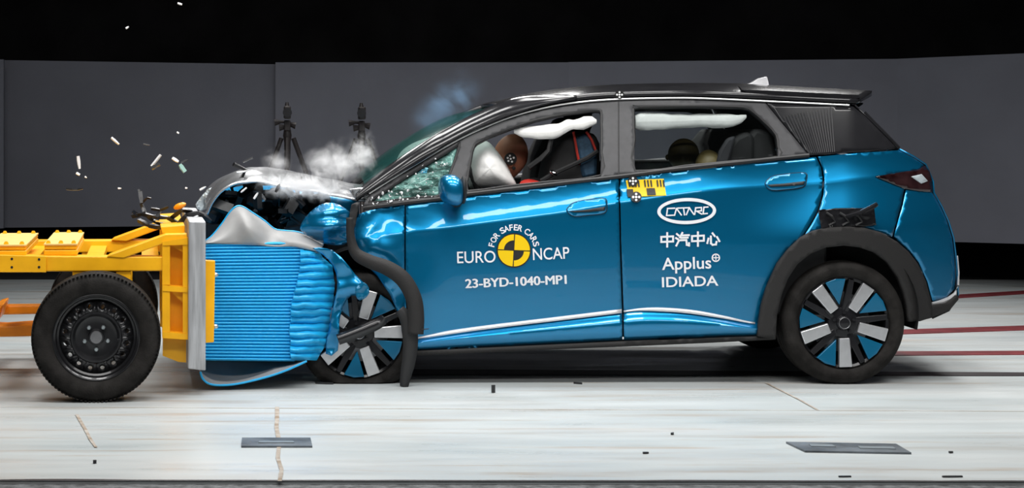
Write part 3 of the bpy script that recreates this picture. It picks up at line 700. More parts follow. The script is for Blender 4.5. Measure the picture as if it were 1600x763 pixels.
# underbody and cabin
x_ = lambda px, Y=0: at(px, 0, Y).x
ub = MB().bb(x_(640), x_(1215), .09, W-.09, .235, .33); ub.bb(x_(1215), x_(1425), .3, W-.3, .22, .34); ub.bb(x_(1425), x_(1480), .3, W-.3, .36, .5)
ub.bb(x_(470), x_(640), .36, W-.36, .2, .36)
ub.build('underbody', 'black_plastic', car, bev=.01)
fw = MB(); fw.bb(x_(618), x_(632), .12, W-.12, .3, .92); fw.build('bulkhead', 'interior_black', car)
db = MB().prism([at(x, y, .12) for x, y in [(618, 322), (640, 296), (690, 288), (722, 296), (728, 330), (700, 370), (620, 380)]], [Vector((p.x, W-.12, p.z)) for p in [at(x, y, .12) for x, y in [(618, 322), (640, 296), (690, 288), (722, 296), (728, 330), (700, 370), (620, 380)]]])
db.build('dashboard', 'interior_black', car, bev=.02)
tr = MB().bb(x_(660), x_(955), W-.16, W-.08, .35, 1.03); tr.bb(x_(985), x_(1300), W-.2, W-.08, .35, 1.13); tr.build('door_lining', 'interior_black', car, bev=.02)
MB().bb(x_(640), x_(1300), .085, .12, .35, .96).build('door_lining', 'interior_black', car, bev=.02)
sw = MB()
ctr = at(738, 285, .45)
sw.v = []; n1, n2 = 32, 8
for i in range(n1):
    a = 2*PI*i/n1
    for j in range(n2):
        q = 2*PI*j/n2; r = .18+.016*math.cos(q); p = Vector((.016*math.sin(q), r*math.cos(a), r*math.sin(a))); p.rotate(Euler((0, -.4, 0))); sw.v.append(ctr+p)
sw.f = [(i*n2+j, ((i+1) % n1)*n2+j, ((i+1) % n1)*n2+(j+1) % n2, i*n2+(j+1) % n2) for i in range(n1) for j in range(n2)]
sw.build('steering_wheel', 'interior_black', car)
def backrest(name, P, y0, y1, m, bulge=.0, parent=car, **k):          # side outline P in pixels, swept over the seat width
    Ym = y0; a = [at(x, y, Ym) for x, y in P]; o = MB().prism(a, [Vector((p.x, y1, p.z)) for p in a]); return o.build(name, m, parent, bev=.025, **k)
for (y0, y1) in ((.3, .74), (1.03, 1.47)):
    kx = (D+.3)/(D+y0); cvt = lambda P: [(CX+(x-CX)*kx, CY+(y-CY)*kx) for x, y in P]
    bk = backrest('front_seat', cvt([(852, 300), (862, 250), (880, 214), (900, 206), (930, 208), (938, 225), (938, 262), (930, 300), (900, 400), (850, 420), (740, 420), (742, 385), (838, 380)]), y0, y1, 'interior_black')
    hr = backrest('headrest', cvt([(893, 206), (900, 186), (918, 180), (928, 188), (924, 206)]), y0+.1, y1-.1, 'interior_black', parent=bk)
    if y0 < 1:
        sb = backrest('seat_side_panel', [(898, 216), (916, 207), (926, 214), (934, 240), (934, 276), (910, 280), (904, 250)], y0-.015, y0+.05, 'seat_blue', parent=bk, label='dark blue side panel of the seat')
        MB().tube([at(x, y, y0-.02) for x, y in [(896, 206), (899, 222), (902, 240), (906, 258)]], .007, 6).build('piping', 'seat_piping', bk)
        MB().tube([at(x, y, y0-.02) for x, y in [(916, 206), (924, 218), (932, 238)]], .007, 6).build('piping', 'seat_piping', bk)
        MB().tube([at(x, y, y0-.04) for x, y in [(934, 236), (918, 247), (890, 260), (868, 270), (845, 283)]], .012, 6).build('seat_belt', 'black_plastic', car)
        MB().tube([at(x, y, .22) for x, y in [(826, 262), (845, 248), (857, 236), (862, 215), (866, 195)]], .014, 6).build('seat_belt', 'black_plastic', car)
        MB().ball(at(866, 271, y0-.05), (.028, .02, .014), (0, .5, 0), 10, 6).build('belt_buckle', 'chrome', car)
rs2 = backrest('rear_seat', [(1145, 300), (1160, 225), (1180, 200), (1205, 205), (1215, 240), (1225, 300), (1210, 400), (1030, 420), (1030, 385), (1130, 375)], .22, W-.22, 'interior_black')
# airbags
def ab(p): 
    return Vector((p.x*(1+.18*p.z), p.y, p.z))
def lens_bag(name, L, Yc, h, label):
    L = smooth_loop(L, 4); cx = sum(x for x, y in L)/len(L); cy = sum(y for x, y in L)/len(L); mb = MB(); n = len(L)
    for s in (-1, 1):
        rows = []
        for i in range(11):
            r = math.sin(PI/2*i/10); rows.append([at(cx+(x-cx)*r, cy+(y-cy)*r, Yc+s*h*math.sqrt(max(0, 1-r*r))*(1+.07*r*noise.noise(Vector((x*.04, y*.04, i*.1))))) for x, y in L+L[:1]])
        mb.grid(rows if s > 0 else [r[::-1] for r in rows])
    return mb.build(name, 'airbag', car, label=label)
lens_bag('driver_airbag', [(733, 292), (731, 262), (737, 240), (748, 226), (761, 221), (776, 235), (790, 255), (800, 274), (807, 292), (790, 300), (748, 300)], .39, .2, 'big white driver airbag behind the window opening')
lens_bag('passenger_airbag', [(618, 258), (626, 238), (645, 224), (672, 214), (694, 206), (690, 226), (670, 250), (640, 268), (622, 270)], 1.25, .2, 'white passenger airbag behind the windscreen')
def curtain(name, P, rad, Y, sq=.55):
    C = curve([(x, y, 0) for x, y in P], 40); V = MB(); rows = []
    for i, q in enumerate(C):
        r = interp(rad, q.x)*(1+.1*noise.noise(Vector((q.x*.05, 1, 1)))); c = at(q.x, q.y, Y)
        rows.append([c+Vector((0, -math.cos(2*PI*j/16)*r*kk(Y)*sq, math.sin(2*PI*j/16)*r*kk(Y)*(1+.16*noise.noise(Vector((q.x*.045, j*.7, 3)))))) for j in range(17)])
    return V.grid(rows).build(name, 'airbag', car, label='white curtain airbag hanging below the roof edge')
curtain('curtain_airbag', [(803, 205), (825, 207), (850, 207), (872, 204), (888, 196), (905, 194), (922, 190), (932, 190)], [(803, 3), (815, 8), (840, 11), (865, 12), (885, 10), (895, 7), (912, 11), (925, 8), (932, 3)], .205)
curtain('curtain_airbag', [(992, 191), (1010, 190), (1050, 190), (1090, 188), (1120, 189), (1150, 188), (1166, 182)], [(992, 11), (1000, 14), (1040, 13), (1085, 10), (1115, 11), (1145, 10), (1158, 7), (1167, 2)], .215)
# far side of the car: the same body panels
for o, n in ((fd, 'front_door'), (rd, 'rear_door'), (qp, 'rear_quarter_panel'), (rb, 'rear_bumper'), (ra, 'rear_arch_trim'), (fs, 'window_surround'), (pil, 'front_pillar'), (sl, 'sill_trim'), (rq, 'rear_quarter_glass'), (tl, 'tail_lamp'), (rg, 'rear_door_glass'), (mr, 'door_mirror')): mirror(o, car, n)
# ------------------------------------------------------------------ crushed front of the car
def nz(p, s, k=0): return noise.noise(Vector((p[0]*s+k, p[1]*s, p[2]*s if len(p) > 2 else k)))
ff = part('front_fender', [(562, 334), (575, 330), (600, 324.5), (632, 320), (632, 440), (636, 500), (642, 532), (630, 524), (624, 495), (610, 462), (590, 432), (566, 408), (554, 388), (551, 366), (556, 345)], 'blue_paint', dent, step=5)
def crump(x, y): return .03-.13*math.exp(-((x-512)/34)**2-((y-348)/26)**2)+.035*nz((x*.035, y*.06, 1), 1)+.01*abs(nz((x*.07, y*.02, 5), 1))
part('crumpled_fender', smooth_loop([(470, 351), (482, 334), (500, 320), (520, 317), (540, 326), (552, 340), (552, 362), (546, 378), (528, 384), (505, 380), (486, 372), (471, 362)], 2), 'blue_paint', crump, step=4, label='crumpled blue remains of the front fender')
part('torn_fender_strip', smooth_loop([(488, 388), (512, 389), (533, 402), (556, 430), (574, 447), (576, 455), (566, 464), (549, 462), (537, 478), (530, 505), (528, 548), (509, 553), (514, 510), (524, 470), (527, 440), (520, 415), (504, 398)], 2), 'blue_paint', lambda x, y: -.06+.05*nz((x*.03, y*.03, 2), 1)+.0004*(y-388), step=4, label='torn blue strip of bodywork in front of the wheel')
part('torn_bracket', smooth_loop([(556, 448), (568, 441), (576, 450), (574, 463), (562, 470), (556, 462)], 2), 'spoke_blue', lambda x, y: -.085+.02*nz((x*.1, y*.1, 2), 1), step=4)
# bonnet, buckled upwards
NE = [(578, 311), (545, 308), (515, 303), (480, 297), (440, 291), (410, 286), (380, 284), (360, 288), (343, 298), (330, 315), (322, 334)]
MI = [(585, 299), (555, 294), (520, 284), (488, 277), (455, 270), (425, 265), (398, 263), (372, 267), (350, 276), (334, 289), (318, 312)]
FA = [(590, 291), (560, 289), (525, 284), (490, 279), (455, 275), (425, 271), (395, 270), (365, 274), (340, 284), (322, 298), (308, 322)]
cn = [at(q.x, q.y, .12) for q in curve(NE, 50)]; cm = [at(q.x, q.y, .8) for q in curve(MI, 50)]; cf = [at(q.x, q.y, 1.6) for q in curve(FA, 50)]
rows = []
for i in range(50):
    r = []
    for j in range(25):
        u = j/24; a, b_, c_ = cn[i], cm[i], cf[i]
        p = a*(2*(u-.5)*(u-1))+b_*(-4*u*(u-1))+c_*(2*u*(u-.5)); p.z += .014*nz((p.x, p.y, 0), 4, 3)+.012*abs(nz((p.x, p.y, 1), 7)); r.append(p)
    rows.append(r)
MB().grid(rows).build('bonnet', 'hood_glare_metal', car, th=.012, label='buckled bonnet reflecting the lamps')
cw = part('cowl_panel', [(545, 296), (575, 292), (590, 297), (566, 313), (556, 312)], 'hood_glare_metal', lambda x, y: .1+.02*nz((x*.1, y*.1, 2), 1), step=4)  # light grey paints a highlight into the plastic cowl
part('door_edge_seal', [(549, 320), (562, 318), (556, 345), (551, 368), (555, 388), (570, 405), (556, 404), (545, 385), (543, 355)], 'black_plastic', lambda x, y: .0+.02*nz((x*.05, y*.05, 2), 1), step=5, th=.03)
# loose wheel arch trim
def band(name, C, wd, Y, m, n=44, th=.018, **k):
    q = curve(C, n); P = []; Q = []
    for i in range(n):
        t = (q[min(i+1, n-1)]-q[max(i-1, 0)]).normalized(); w = interp(wd, i/(n-1)); a = Vector((-t.y, t.x, 0))*w/2
        yv = Y(q[i].x, q[i].y); P.append(at(q[i].x+a.x, q[i].y+a.y, yv)); Q.append(at(q[i].x-a.x, q[i].y-a.y, yv+.004))
    md = [(p+r)/2+Vector((0, -.008, 0)) for p, r in zip(P, Q)]
    return MB().grid([P, md, Q]).build(name, m, car, th=th, off=0, **k)
band('front_arch_trim', [(546, 340), (548, 372), (556, 396), (578, 409), (605, 419), (630, 437), (646, 466), (650, 495), (649, 522)], [(0, 8), (.15, 12), (.3, 19), (.6, 24), (1, 24)], lambda x, y: -.06-.0003*(x-550), 'arch_plastic', label='wheel arch trim torn loose and hanging')
band('hanging_splash_guard', [(624, 484), (636, 500), (641, 530), (639, 560), (634, 585), (631, 604)], [(0, 14), (.3, 24), (.7, 19), (1, 11)], lambda x, y: -.07, 'black_plastic', label='black splash guard hanging to the floor')
MB().tube([at(640, 521, -.09), at(652, 516, -.09), at(670, 514, -.1)], [.006, .004, .002], 6).build('trim_clip', 'black_plastic', car)
band('bent_link', [(528, 531), (550, 523), (575, 513), (594, 504), (600, 496)], [(0, 14), (.6, 15), (1, 9)], lambda x, y: -.05, 'steel_black', th=.03)
MB().bb(x_(505), x_(640), .42, 1.35, .2, .78).build('engine_block', 'engine_black', car, bev=.03)
# engine bay debris
eb = MB()
for i in range(120):
    px = random.uniform(330, 500); top = interp([(325, 318), (345, 298), (370, 288), (410, 288), (480, 304), (520, 322)], px); py = random.uniform(top+6, 392); Y = random.uniform(.12, 1.5)
    sx = random.uniform(.02, .11); eb.box(at(px, py, Y), (sx, random.uniform(.03, .14), random.uniform(.015, .06)), (random.random()*3, random.random()*3, random.random()*3))
for i in range(16):
    px = random.uniform(335, 480); py = random.uniform(305, 370); P = [at(px, py, random.uniform(.1, .8))]
    for k in range(4): P.append(P[-1]+Vector((random.uniform(-.07, .07), random.uniform(-.05, .05), random.uniform(-.06, .06))))
    eb.tube(P, random.uniform(.005, .012), 6)
eb.bb(x_(340), x_(520), .7, 1.55, .45, .93)
eb.build('engine_bay_wreckage', 'engine_black', car, smooth=False, label='crushed black parts under the raised bonnet')['kind'] = 'stuff'
bf = MB()
for i in range(9):
    px = 330+random.random()*150; py = 300+random.random()*62; bf.box(at(px, py, random.uniform(.1, .5)), (random.uniform(.03, .08), .02, random.uniform(.01, .03)), (random.random()*3, random.random()*3, random.random()*3))
bf.build('torn_metal_strip', 'hood_glare_metal', car, smooth=False)['kind'] = 'stuff'
hlp = part('headlamp_lens', smooth_loop([(307, 320), (318, 303), (334, 290), (347, 284), (350, 292), (342, 306), (328, 322), (314, 330)], 2), 'lens_clear', lambda x, y: .75+.05*nz((x*.1, y*.1, 2), 1), step=4, label='broken clear headlamp lens')
bmp = MB(); rws = []
for i in range(13):
    z = .2+.62*i/12; row = []
    for j in range(25):
        u = j/24; y = .92+.8*u; x = x_(322)+.5*max(0, (u-.55)/.45)**2+.05*nz((y, z, 0), 5)+.06*abs(i/12-.5); row.append(Vector((x, y, z)))
    rws.append(row)
bmp.grid(rws).build('front_bumper', 'blue_paint', car, th=.01)
far = MB(); rws = []
for i in range(20):
    t = i/19; px = 318+250*t
    r = [Vector((x_(318)+.85*t, W-.03-.05*math.sin(PI*v/6), .45+.52*v/6+.02*nz((t*6, v, 1), 1))) for v in range(7)]
    rws.append(r)
far.grid([r[::-1] for r in rws]).build('front_fender', 'blue_paint', car, th=.008, label='crushed fender on the far side')
# a bundle of broken black grille and bumper plastic thrown onto the trolley
gb = thing('broken_grille', at(255, 358, .1), 'tangle of broken black grille plastic lying on top of the yellow barrier trolley', 'debris')
def shardmesh(mb, P, w, Y, th=.012):
    for (a, b2) in zip(P, P[1:]):
        A, B = at(*a, Y+random.uniform(-.03, .03)), at(*b2, Y+random.uniform(-.03, .03)); mb.tube([A, (A+B)/2, B], [w*.8, w*.9, w*.6], 3)
m1 = MB()
for P, w in (([(219, 300), (221, 318), (228, 335), (240, 345), (258, 352)], .014), ([(219, 302), (216, 296)], .008), ([(221, 318), (230, 309), (236, 310)], .008), ([(206, 338), (222, 334), (240, 338), (262, 340), (282, 350)], .016),
             ([(236, 326), (250, 328), (263, 323)], .012), ([(245, 340), (252, 328)], .014), ([(216, 344), (232, 352), (256, 356), (286, 354)], .018), ([(268, 340), (284, 328), (300, 330)], .016), ([(276, 352), (290, 336), (310, 332), (325, 340)], .02), ([(300, 348), (318, 338), (330, 346)], .02)):
    shardmesh(m1, P, w, .05)
m1.build('broken_frame', 'shard_black', gb, smooth=False)
m1 = MB(); m1.box(at(211, 333, .05), (.035, .02, .018), (0, .6, .2)); m1.box(at(250, 346, .03), (.05, .02, .008), (0, .1, .2)); m1.build('chrome_flake', 'chrome', gb, smooth=False, label='small shiny flakes')
m1 = MB().ball(at(281, 322, .03), (.035, .02, .016), (0, -.35, 0), 12, 6).build('indicator_lens', 'amber', gb, label='orange indicator lens')
# ------------------------------------------------------------------ the barrier trolley
tro = thing('barrier_trolley', at(149, 631, -.627).to_tuple()[:1]+(-.3, 0), 'yellow crash barrier trolley on big black wheels with a crushed blue honeycomb block', 'trolley')
def tp(name, mb, m, **k): return mb.build(name, m, tro, **k)
YN = -.42
rail = MB().pprism([(-60, 398), (258, 402), (258, 424.5), (-60, 424)], YN, YN+.12); tp('side_rail', rail, 'trolley_yellow', smooth=False, bev=.006)
rail2 = MB().xprism([(-60, 402), (258, 402), (258, 424), (-60, 424)], YN, 1.0, 1.12); tp('side_rail', rail2, 'trolley_yellow', smooth=False, bev=.006)
slv = MB().pprism([(-60, 396), (69, 400), (69, 425.5), (-60, 424.5)], YN-.018, YN); tp('rail_sleeve', slv, 'trolley_yellow', smooth=False, bev=.003)
for x, y in ((16, 404), (58, 405), (16, 417), (58, 417)): tp('bolt_hole', MB().lathe(at(x, y, YN-.019), [(0, -.001), (.006, -.001), (.007, .004)], 12), 'black_mark')
cross = MB()
for px in (40, 145, 235): cross.pprism([(px-14, 409), (px+14, 409), (px+14, 421), (px-14, 421)], YN+.12, 1.0)
tp('cross_beam', cross, 'trolley_yellow', smooth=False)
for x0, x1, y0, y1, yy in ((110, 137, 424, 452, YN), (178, 201, 424, 460, YN), (110, 137, 424, 452, 1.0), (178, 201, 424, 460, 1.0)):
    tp('axle_post', MB().xprism([(x0, y0), (x1, y0), (x1, y1+30), (x0, y1+30)], YN, yy+.01, yy+.1), 'trolley_yellow', smooth=False, bev=.004)
tp('axle', MB().tube([at(149, 530, -.56), Vector((at(149, 530, -.627).x, 1.25, .306))], .045, 16), 'steel_black')
def ballast(x0, x1, yt, yf, yb, label):
    o = MB(); A = lambda y: at(0, y, YN).z
    Xa, Xb = at(x0, 0, YN+.04).x, at(x1, 0, YN+.04).x; zt, zb = at(0, yt, YN+.04).z, at(0, yb, YN+.04).z
    m = MB().bb(Xa, Xb, YN+.04, YN+1.1, zb, (zt+zb)/2-.002).build('ballast_plate', 'trolley_yellow', tro, smooth=False, bev=.004)
    MB().bb(Xa+.003, Xb-.003, YN+.045, YN+1.1, (zt+zb)/2+.001, zt-.006).build('ballast_plate', 'trolley_yellow', tro, smooth=False, bev=.004)
    MB().bb(Xa, Xb, YN+.04, YN+1.1, zt-.007, zt).build('ballast_top', 'ballast_wood', tro, smooth=False, label='pale yellow top of the ballast stack')
    for yy in (YN+.08, YN+1.04):
        for u in (.12, .5, .88): tp('bolt', MB().lathe((0, 0, 0), [(0, 0), (.012, 0), (.012, .018), (0, .018)], 6), 'trolley_yellow').location = Vector((Xa+(Xb-Xa)*u, yy, zt+.004))-WL[tro]
ballast(67, 119, 381, 358, 399, ''); ballast(-24, 40, 382, 366, 399, '')
# diagonal braces and the upright bracket
for Y0, Y1 in ((YN-.005, YN+.1), (.98, 1.1)):
    tp('diagonal_brace', MB().xprism([(163, 402), (168, 398), (255, 366.5), (289, 366), (289, 378), (256, 380), (190, 404)], YN, Y0, Y1), 'trolley_yellow', smooth=False, bev=.005)
tp('top_beam', MB().pprism([(250, 355), (288, 352.5), (288, 366), (253, 366)], YN+.1, 1.1), 'trolley_yellow', smooth=False, bev=.004)
for Y0 in (YN+.02, .98):
    br = MB(); br.xprism([(250, 384), (262, 384), (262, 446), (250, 446)], YN, Y0-.03, Y0+.06); br.xprism([(250, 455), (262, 456), (262, 520), (250, 519)], YN, Y0-.03, Y0+.06); br.xprism([(282, 383), (290, 383), (290, 450), (282, 449)], YN, Y0-.03, Y0+.06); br.xprism([(282, 457), (290, 458), (290, 523), (282, 522)], YN, Y0-.03, Y0+.06)
    br.xprism([(250, 378), (290, 372), (290, 383), (250, 384)], YN, Y0-.034, Y0+.06); br.xprism([(250, 446), (290, 450), (290, 458), (250, 455)], YN, Y0-.034, Y0+.06); br.xprism([(250, 519), (290, 523), (290, 532), (250, 529)], YN, Y0-.034, Y0+.06)
    br.xprism([(252, 378), (288, 375), (288, 528), (252, 526)], YN, Y0+.06, Y0+.085)
    br.xprism([(262, 384), (283, 384), (283, 396)], YN, Y0+.0, Y0+.03); br.xprism([(262, 455), (283, 457), (283, 476)], YN, Y0+.0, Y0+.03)
    tp('upright_bracket', br, 'trolley_yellow', smooth=False)
    tp('gusset', MB().xprism([(251, 531), (288, 534), (288, 571), (276, 570), (251, 560)], YN, Y0+.05, Y0+.1), 'trolley_yellow', smooth=False)
pb = tp('back_plate', MB().pprism([(290, 346), (317, 347), (317, 581.5), (289, 578)], YN-.04, 1.15), 'aluminium', smooth=False, bev=.006, label='thick bare aluminium plate')
fl = tp('mounting_flange', MB().pprism([(316.5, 408), (333, 409), (331, 537), (316.5, 538)], YN-.0, YN+.06), 'trolley_yellow', smooth=False, bev=.004)
for y in (431, 512): MB().ball(at(334, y, YN+.03), (.016, .014, .012), None, 10, 6).build('bolt', 'nut_steel', fl)
# lower frame behind the wheel, with tow arm
lf = MB(); Yl = .5
lf.pprism([(-60, 504), (30, 508), (62, 506), (110, 504), (110, 522), (62, 525), (-60, 526)], Yl, Yl+.2); lf.pprism([(-60, 476), (110, 476), (110, 490), (-60, 492)], Yl+.55, Yl+.65)
lf.pprism([(14, 480), (28, 476), (22, 500), (8, 506)], Yl+.1, Yl+.6)
tp('lower_frame', lf, 'trolley_orange', smooth=False, bev=.01, label='orange lower frame between the wheels')
# trolley wheels
def steel_wheel(c, s):
    R = .3105; Yo = lambda d: c.y+s*d; C0 = Vector((c.x, 0, c.z)); rr = .207
    prof = [(rr-.004, .03), (rr+.004, .0), (rr+.02, -.012), (rr+.05, -.02), (R-.03, -.012), (R-.014, .0), (R-.004, .012), (R, .024)]
    for g in (.05, .09, .13): prof += [(R, g-.006), (R-.008, g-.004), (R-.008, g+.004), (R, g+.006)]
    prof += [(R, .165), (R-.012, .185), (R-.05, .2), (rr, .19)]
    def L(name, pr, m, par, n=72, close=False):
        o = MB().lathe(C0, [(r, Yo(d)) for r, d in pr], n, close)
        if s < 0: o.f = [tuple(reversed(f)) for f in o.f]
        return o.build(name, m, par)
    ty = MB().lathe(C0, [(r, Yo(d)) for r, d in prof], 96, True)
    for j in range(96):                                        # tread blocks on the shoulder
        a = 2*PI*(j+.5)/96
        for d in (.004, .176):
            ty.box(C0+Vector((math.cos(a)*(R-.004), Yo(d), math.sin(a)*(R-.004))), (.004, .03, .011), Euler((0, -a, 0)).to_matrix())
    if s < 0: pass
    t = ty.build('tyre', 'rubber', tro)
    # disc with a ring of holes
    V = []; Fc = []
    nh = 16; n = nh*10; mb = MB()
    prof2 = [(rr-.002, .0), (rr+.006, .004), (rr+.002, .012), (rr-.012, .022), (rr-.018, .05), (.176, .056)]
    rm = L('rim', prof2, 'steel_black', tro)
    inner = [(.124, .018), (.12, .012), (.112, .012), (.1, .03), (.085, .034), (.04, .03), (.036, .018), (.0, .016)]
    hr, hc = .0105, .1485
    ring = MB(); Y1 = lambda r: Yo(.056+(.018-.056)*((.176-r)/.052))
    pts = []
    for k in range(nh):
        a0 = 2*PI*k/nh; a1 = 2*PI*(k+1)/nh; mseg = 6; loop = []
        for j in range(mseg+1): loop.append((.176, a0+(a1-a0)*j/mseg))
        for j in range(mseg+1): loop.append((.124, a1+(a0-a1)*j/mseg))
        P2 = [Vector((r*math.cos(a), r*math.sin(a))) for r, a in loop]; am = (a0+a1)/2; hcx, hcy = hc*math.cos(am), hc*math.sin(am)
        hl = [Vector((hcx+hr*math.cos(2*PI*q/14), hcy+hr*math.sin(2*PI*q/14))) for q in range(14)]
        E = [(i, (i+1) % len(P2)) for i in range(len(P2))]+[(len(P2)+i, len(P2)+(i+1) % 14) for i in range(14)]
        v, e2, f, *_ = delaunay_2d_cdt(P2+hl, E, [], 0, 1e-6); n0 = len(ring.v)
        ring.v += [Vector((C0.x+q.x, Y1(q.length), C0.z+q.y)) for q in v]
        for t_ in f:
            cc = sum((v[i] for i in t_), Vector((0, 0)))/len(t_)
            if (cc-Vector((hcx, hcy))).length > hr*.97 and cc.length > .1235*math.cos(PI/nh/6)-.001 and cc.length < .1765: ring.f.append(tuple(n0+i for i in (t_ if s < 0 else reversed(t_))))
    ring.build('pierced_disc', 'steel_black', rm, smooth=True, th=.004)
    L('disc_centre', inner, 'steel_black', rm)
    for k in range(5):
        a = 2*PI*k/5+.95; L2 = MB().lathe(C0+Vector((.058*math.cos(a), 0, .058*math.sin(a))), [(0, Yo(.004)), (.008, Yo(.004)), (.0105, Yo(.012)), (.0105, Yo(.032))], 6); L2.build('wheel_nut', 'nut_steel', rm, smooth=False)
    L('hub_cap', [(0, .006), (.028, .006), (.032, .012), (.033, .03)], 'disc_metal', rm, 30)
    return t
wc = at(141, 530, -.627); wc.z = .3105
steel_wheel(Vector((wc.x, -.615, wc.z)), 1)
steel_wheel(Vector((wc.x, 1.26, wc.z)), -1)
# honeycomb block: corrugated near side, crushed nose
YB = -.13; NL = 36
def blockside(name, x0f, x1f, nx, amp, lump, m='honeycomb_blue', layers=NL, Yoff=0., top=382, bottom=565, depth=1.0, label=None):
    rows = []
    nv = layers*6
    for i in range(nv+1):
        v = i/nv; row = []
        for j in range(nx+1):
            u = j/nx; y0 = top+(bottom-top)*v; xa, xb = x0f(v), x1f(v); x = xa+(xb-xa)*u
            yy = y0+5*u*(v-.35)*(1 if lump == 0 else 0)+lump*3*noise.noise(Vector((x*.05, v*9, 1)))
            ph = abs(math.sin(PI*v*layers)); d = YB+Yoff-amp*ph+lump*(.03*noise.noise(Vector((x*.03, v*7, 4)))-.012*abs(noise.noise(Vector((x*.16, v*layers*.7, 7)))))+(lump*.10*u**3)
            row.append(at(x, yy, d))
        rows.append(row)
    mb = MB().grid(rows)
    # close the block: back wall of the same outline
    bk = [[Vector((p.x, YB+depth, p.z)) for p in (r[0], r[-1])] for r in rows[::6]]
    n = len(mb.v)
    top_, bot_ = rows[0], rows[-1]
    mb.grid([[Vector((p.x, YB+depth, p.z)) for p in top_], top_]); mb.grid([bot_, [Vector((p.x, YB+depth, p.z)) for p in bot_]])
    mb.grid([[r[-1], Vector((r[-1].x, YB+depth, r[-1].z))] for r in rows]); mb.grid([[Vector((r[0].x, YB+depth, r[0].z)), r[0]] for r in rows])
    return mb.build(name, m, tro, label=label, angle=70)
edge = lambda v: 480-16*sm((v-.1)*2)+5*noise.noise(Vector((v*6, 2, 1)))+(10*sm((v-.7)/.3) if v > .7 else 0)*.2
blockside('honeycomb_block', lambda v: 318, edge, 26, .012, 0, top=381, label='ribbed blue honeycomb block')
nose = [(0, 505), (.06, 512), (.15, 527), (.3, 531), (.45, 529), (.6, 524), (.75, 522), (.88, 514), (1, 503)]
blockside('crushed_nose', lambda v: edge(v)-6, lambda v: interp(nose, v), 16, .022, 1.0, layers=15, Yoff=-.02, top=392, bottom=567, depth=.95, label='crumpled front of the honeycomb block')
# peeled cover sheets, grey inside and blue outside
TOPC = [(320, 381), (336, 371), (352, 352), (366, 332), (376, 323.5), (386, 324), (402, 334), (420, 346), (436, 359), (452, 362), (472, 364), (492, 371), (514, 383)]
tq = curve(TOPC, 60); rows = []
for i, q in enumerate(tq):
    t = i/59; xb = 322+t*182; yb = 381+t*8+6*sm((t-.75)/.25); row = []
    for j in range(13):
        v = j/12; x = xb+(q.x-xb)*v; y = yb+(q.y-yb)*v
        Yd = YB-.015-.02*math.sin(PI*v)+.09*v**1.5+.035*math.exp(-((t-.6)/.1)**2)*math.sin(PI*v**.7)-.04*math.exp(-((t-.42)/.1)**2)*math.sin(PI*v); row.append(at(x, y, Yd))
    rows.append(row)
pc = MB().grid([r[::-1] for r in rows]).build('peeled_cover_sheet', 'sheet_grey', tro, th=.005, label='grey inner face of the peeled cover sheet')
MB().tube([r[-1] for r in rows], .0045, 6).build('sheet_edge', 'honeycomb_blue', pc)
back = MB().grid([[r[-1]+Vector((0, .02, -.012)), r[-1]+Vector((0, .35, -.06)), r[-1]+Vector((.02, .75, -.1))] for r in rows]).build('sheet_top', 'honeycomb_blue', pc, th=.004)
LOWC = [(314, 583), (318, 594), (328, 602), (345, 604.5), (370, 603), (400, 597), (430, 589), (455, 580), (482, 568)]
lq = curve(LOWC, 50); rows = []
for i, q in enumerate(lq):
    t = i/49; row = []; A = at(q.x, q.y, YB-.12); B = at(316+t*168, 562+t*5, YB+.25)
    A.z = max(A.z, .008)
    for j in range(13):
        v = j/12; p = A+(B-A)*v; p.z -= .045*math.sin(PI*v)*math.sin(PI*min(1, t*1.2+.1)); p.z = max(p.z, .008); row.append(p)
    rows.append(row)
lw = MB().grid(rows).build('lower_cover_sheet', 'sheet_grey', tro, th=.004, off=0, label='grey cover sheet curled on the floor under the block')
MB().tube([r[0] for r in rows], .0055, 6).build('sheet_edge', 'honeycomb_blue', lw)
tro.rotation_euler = (0, 0, .085)                                # the trolley stands slightly askew to the car
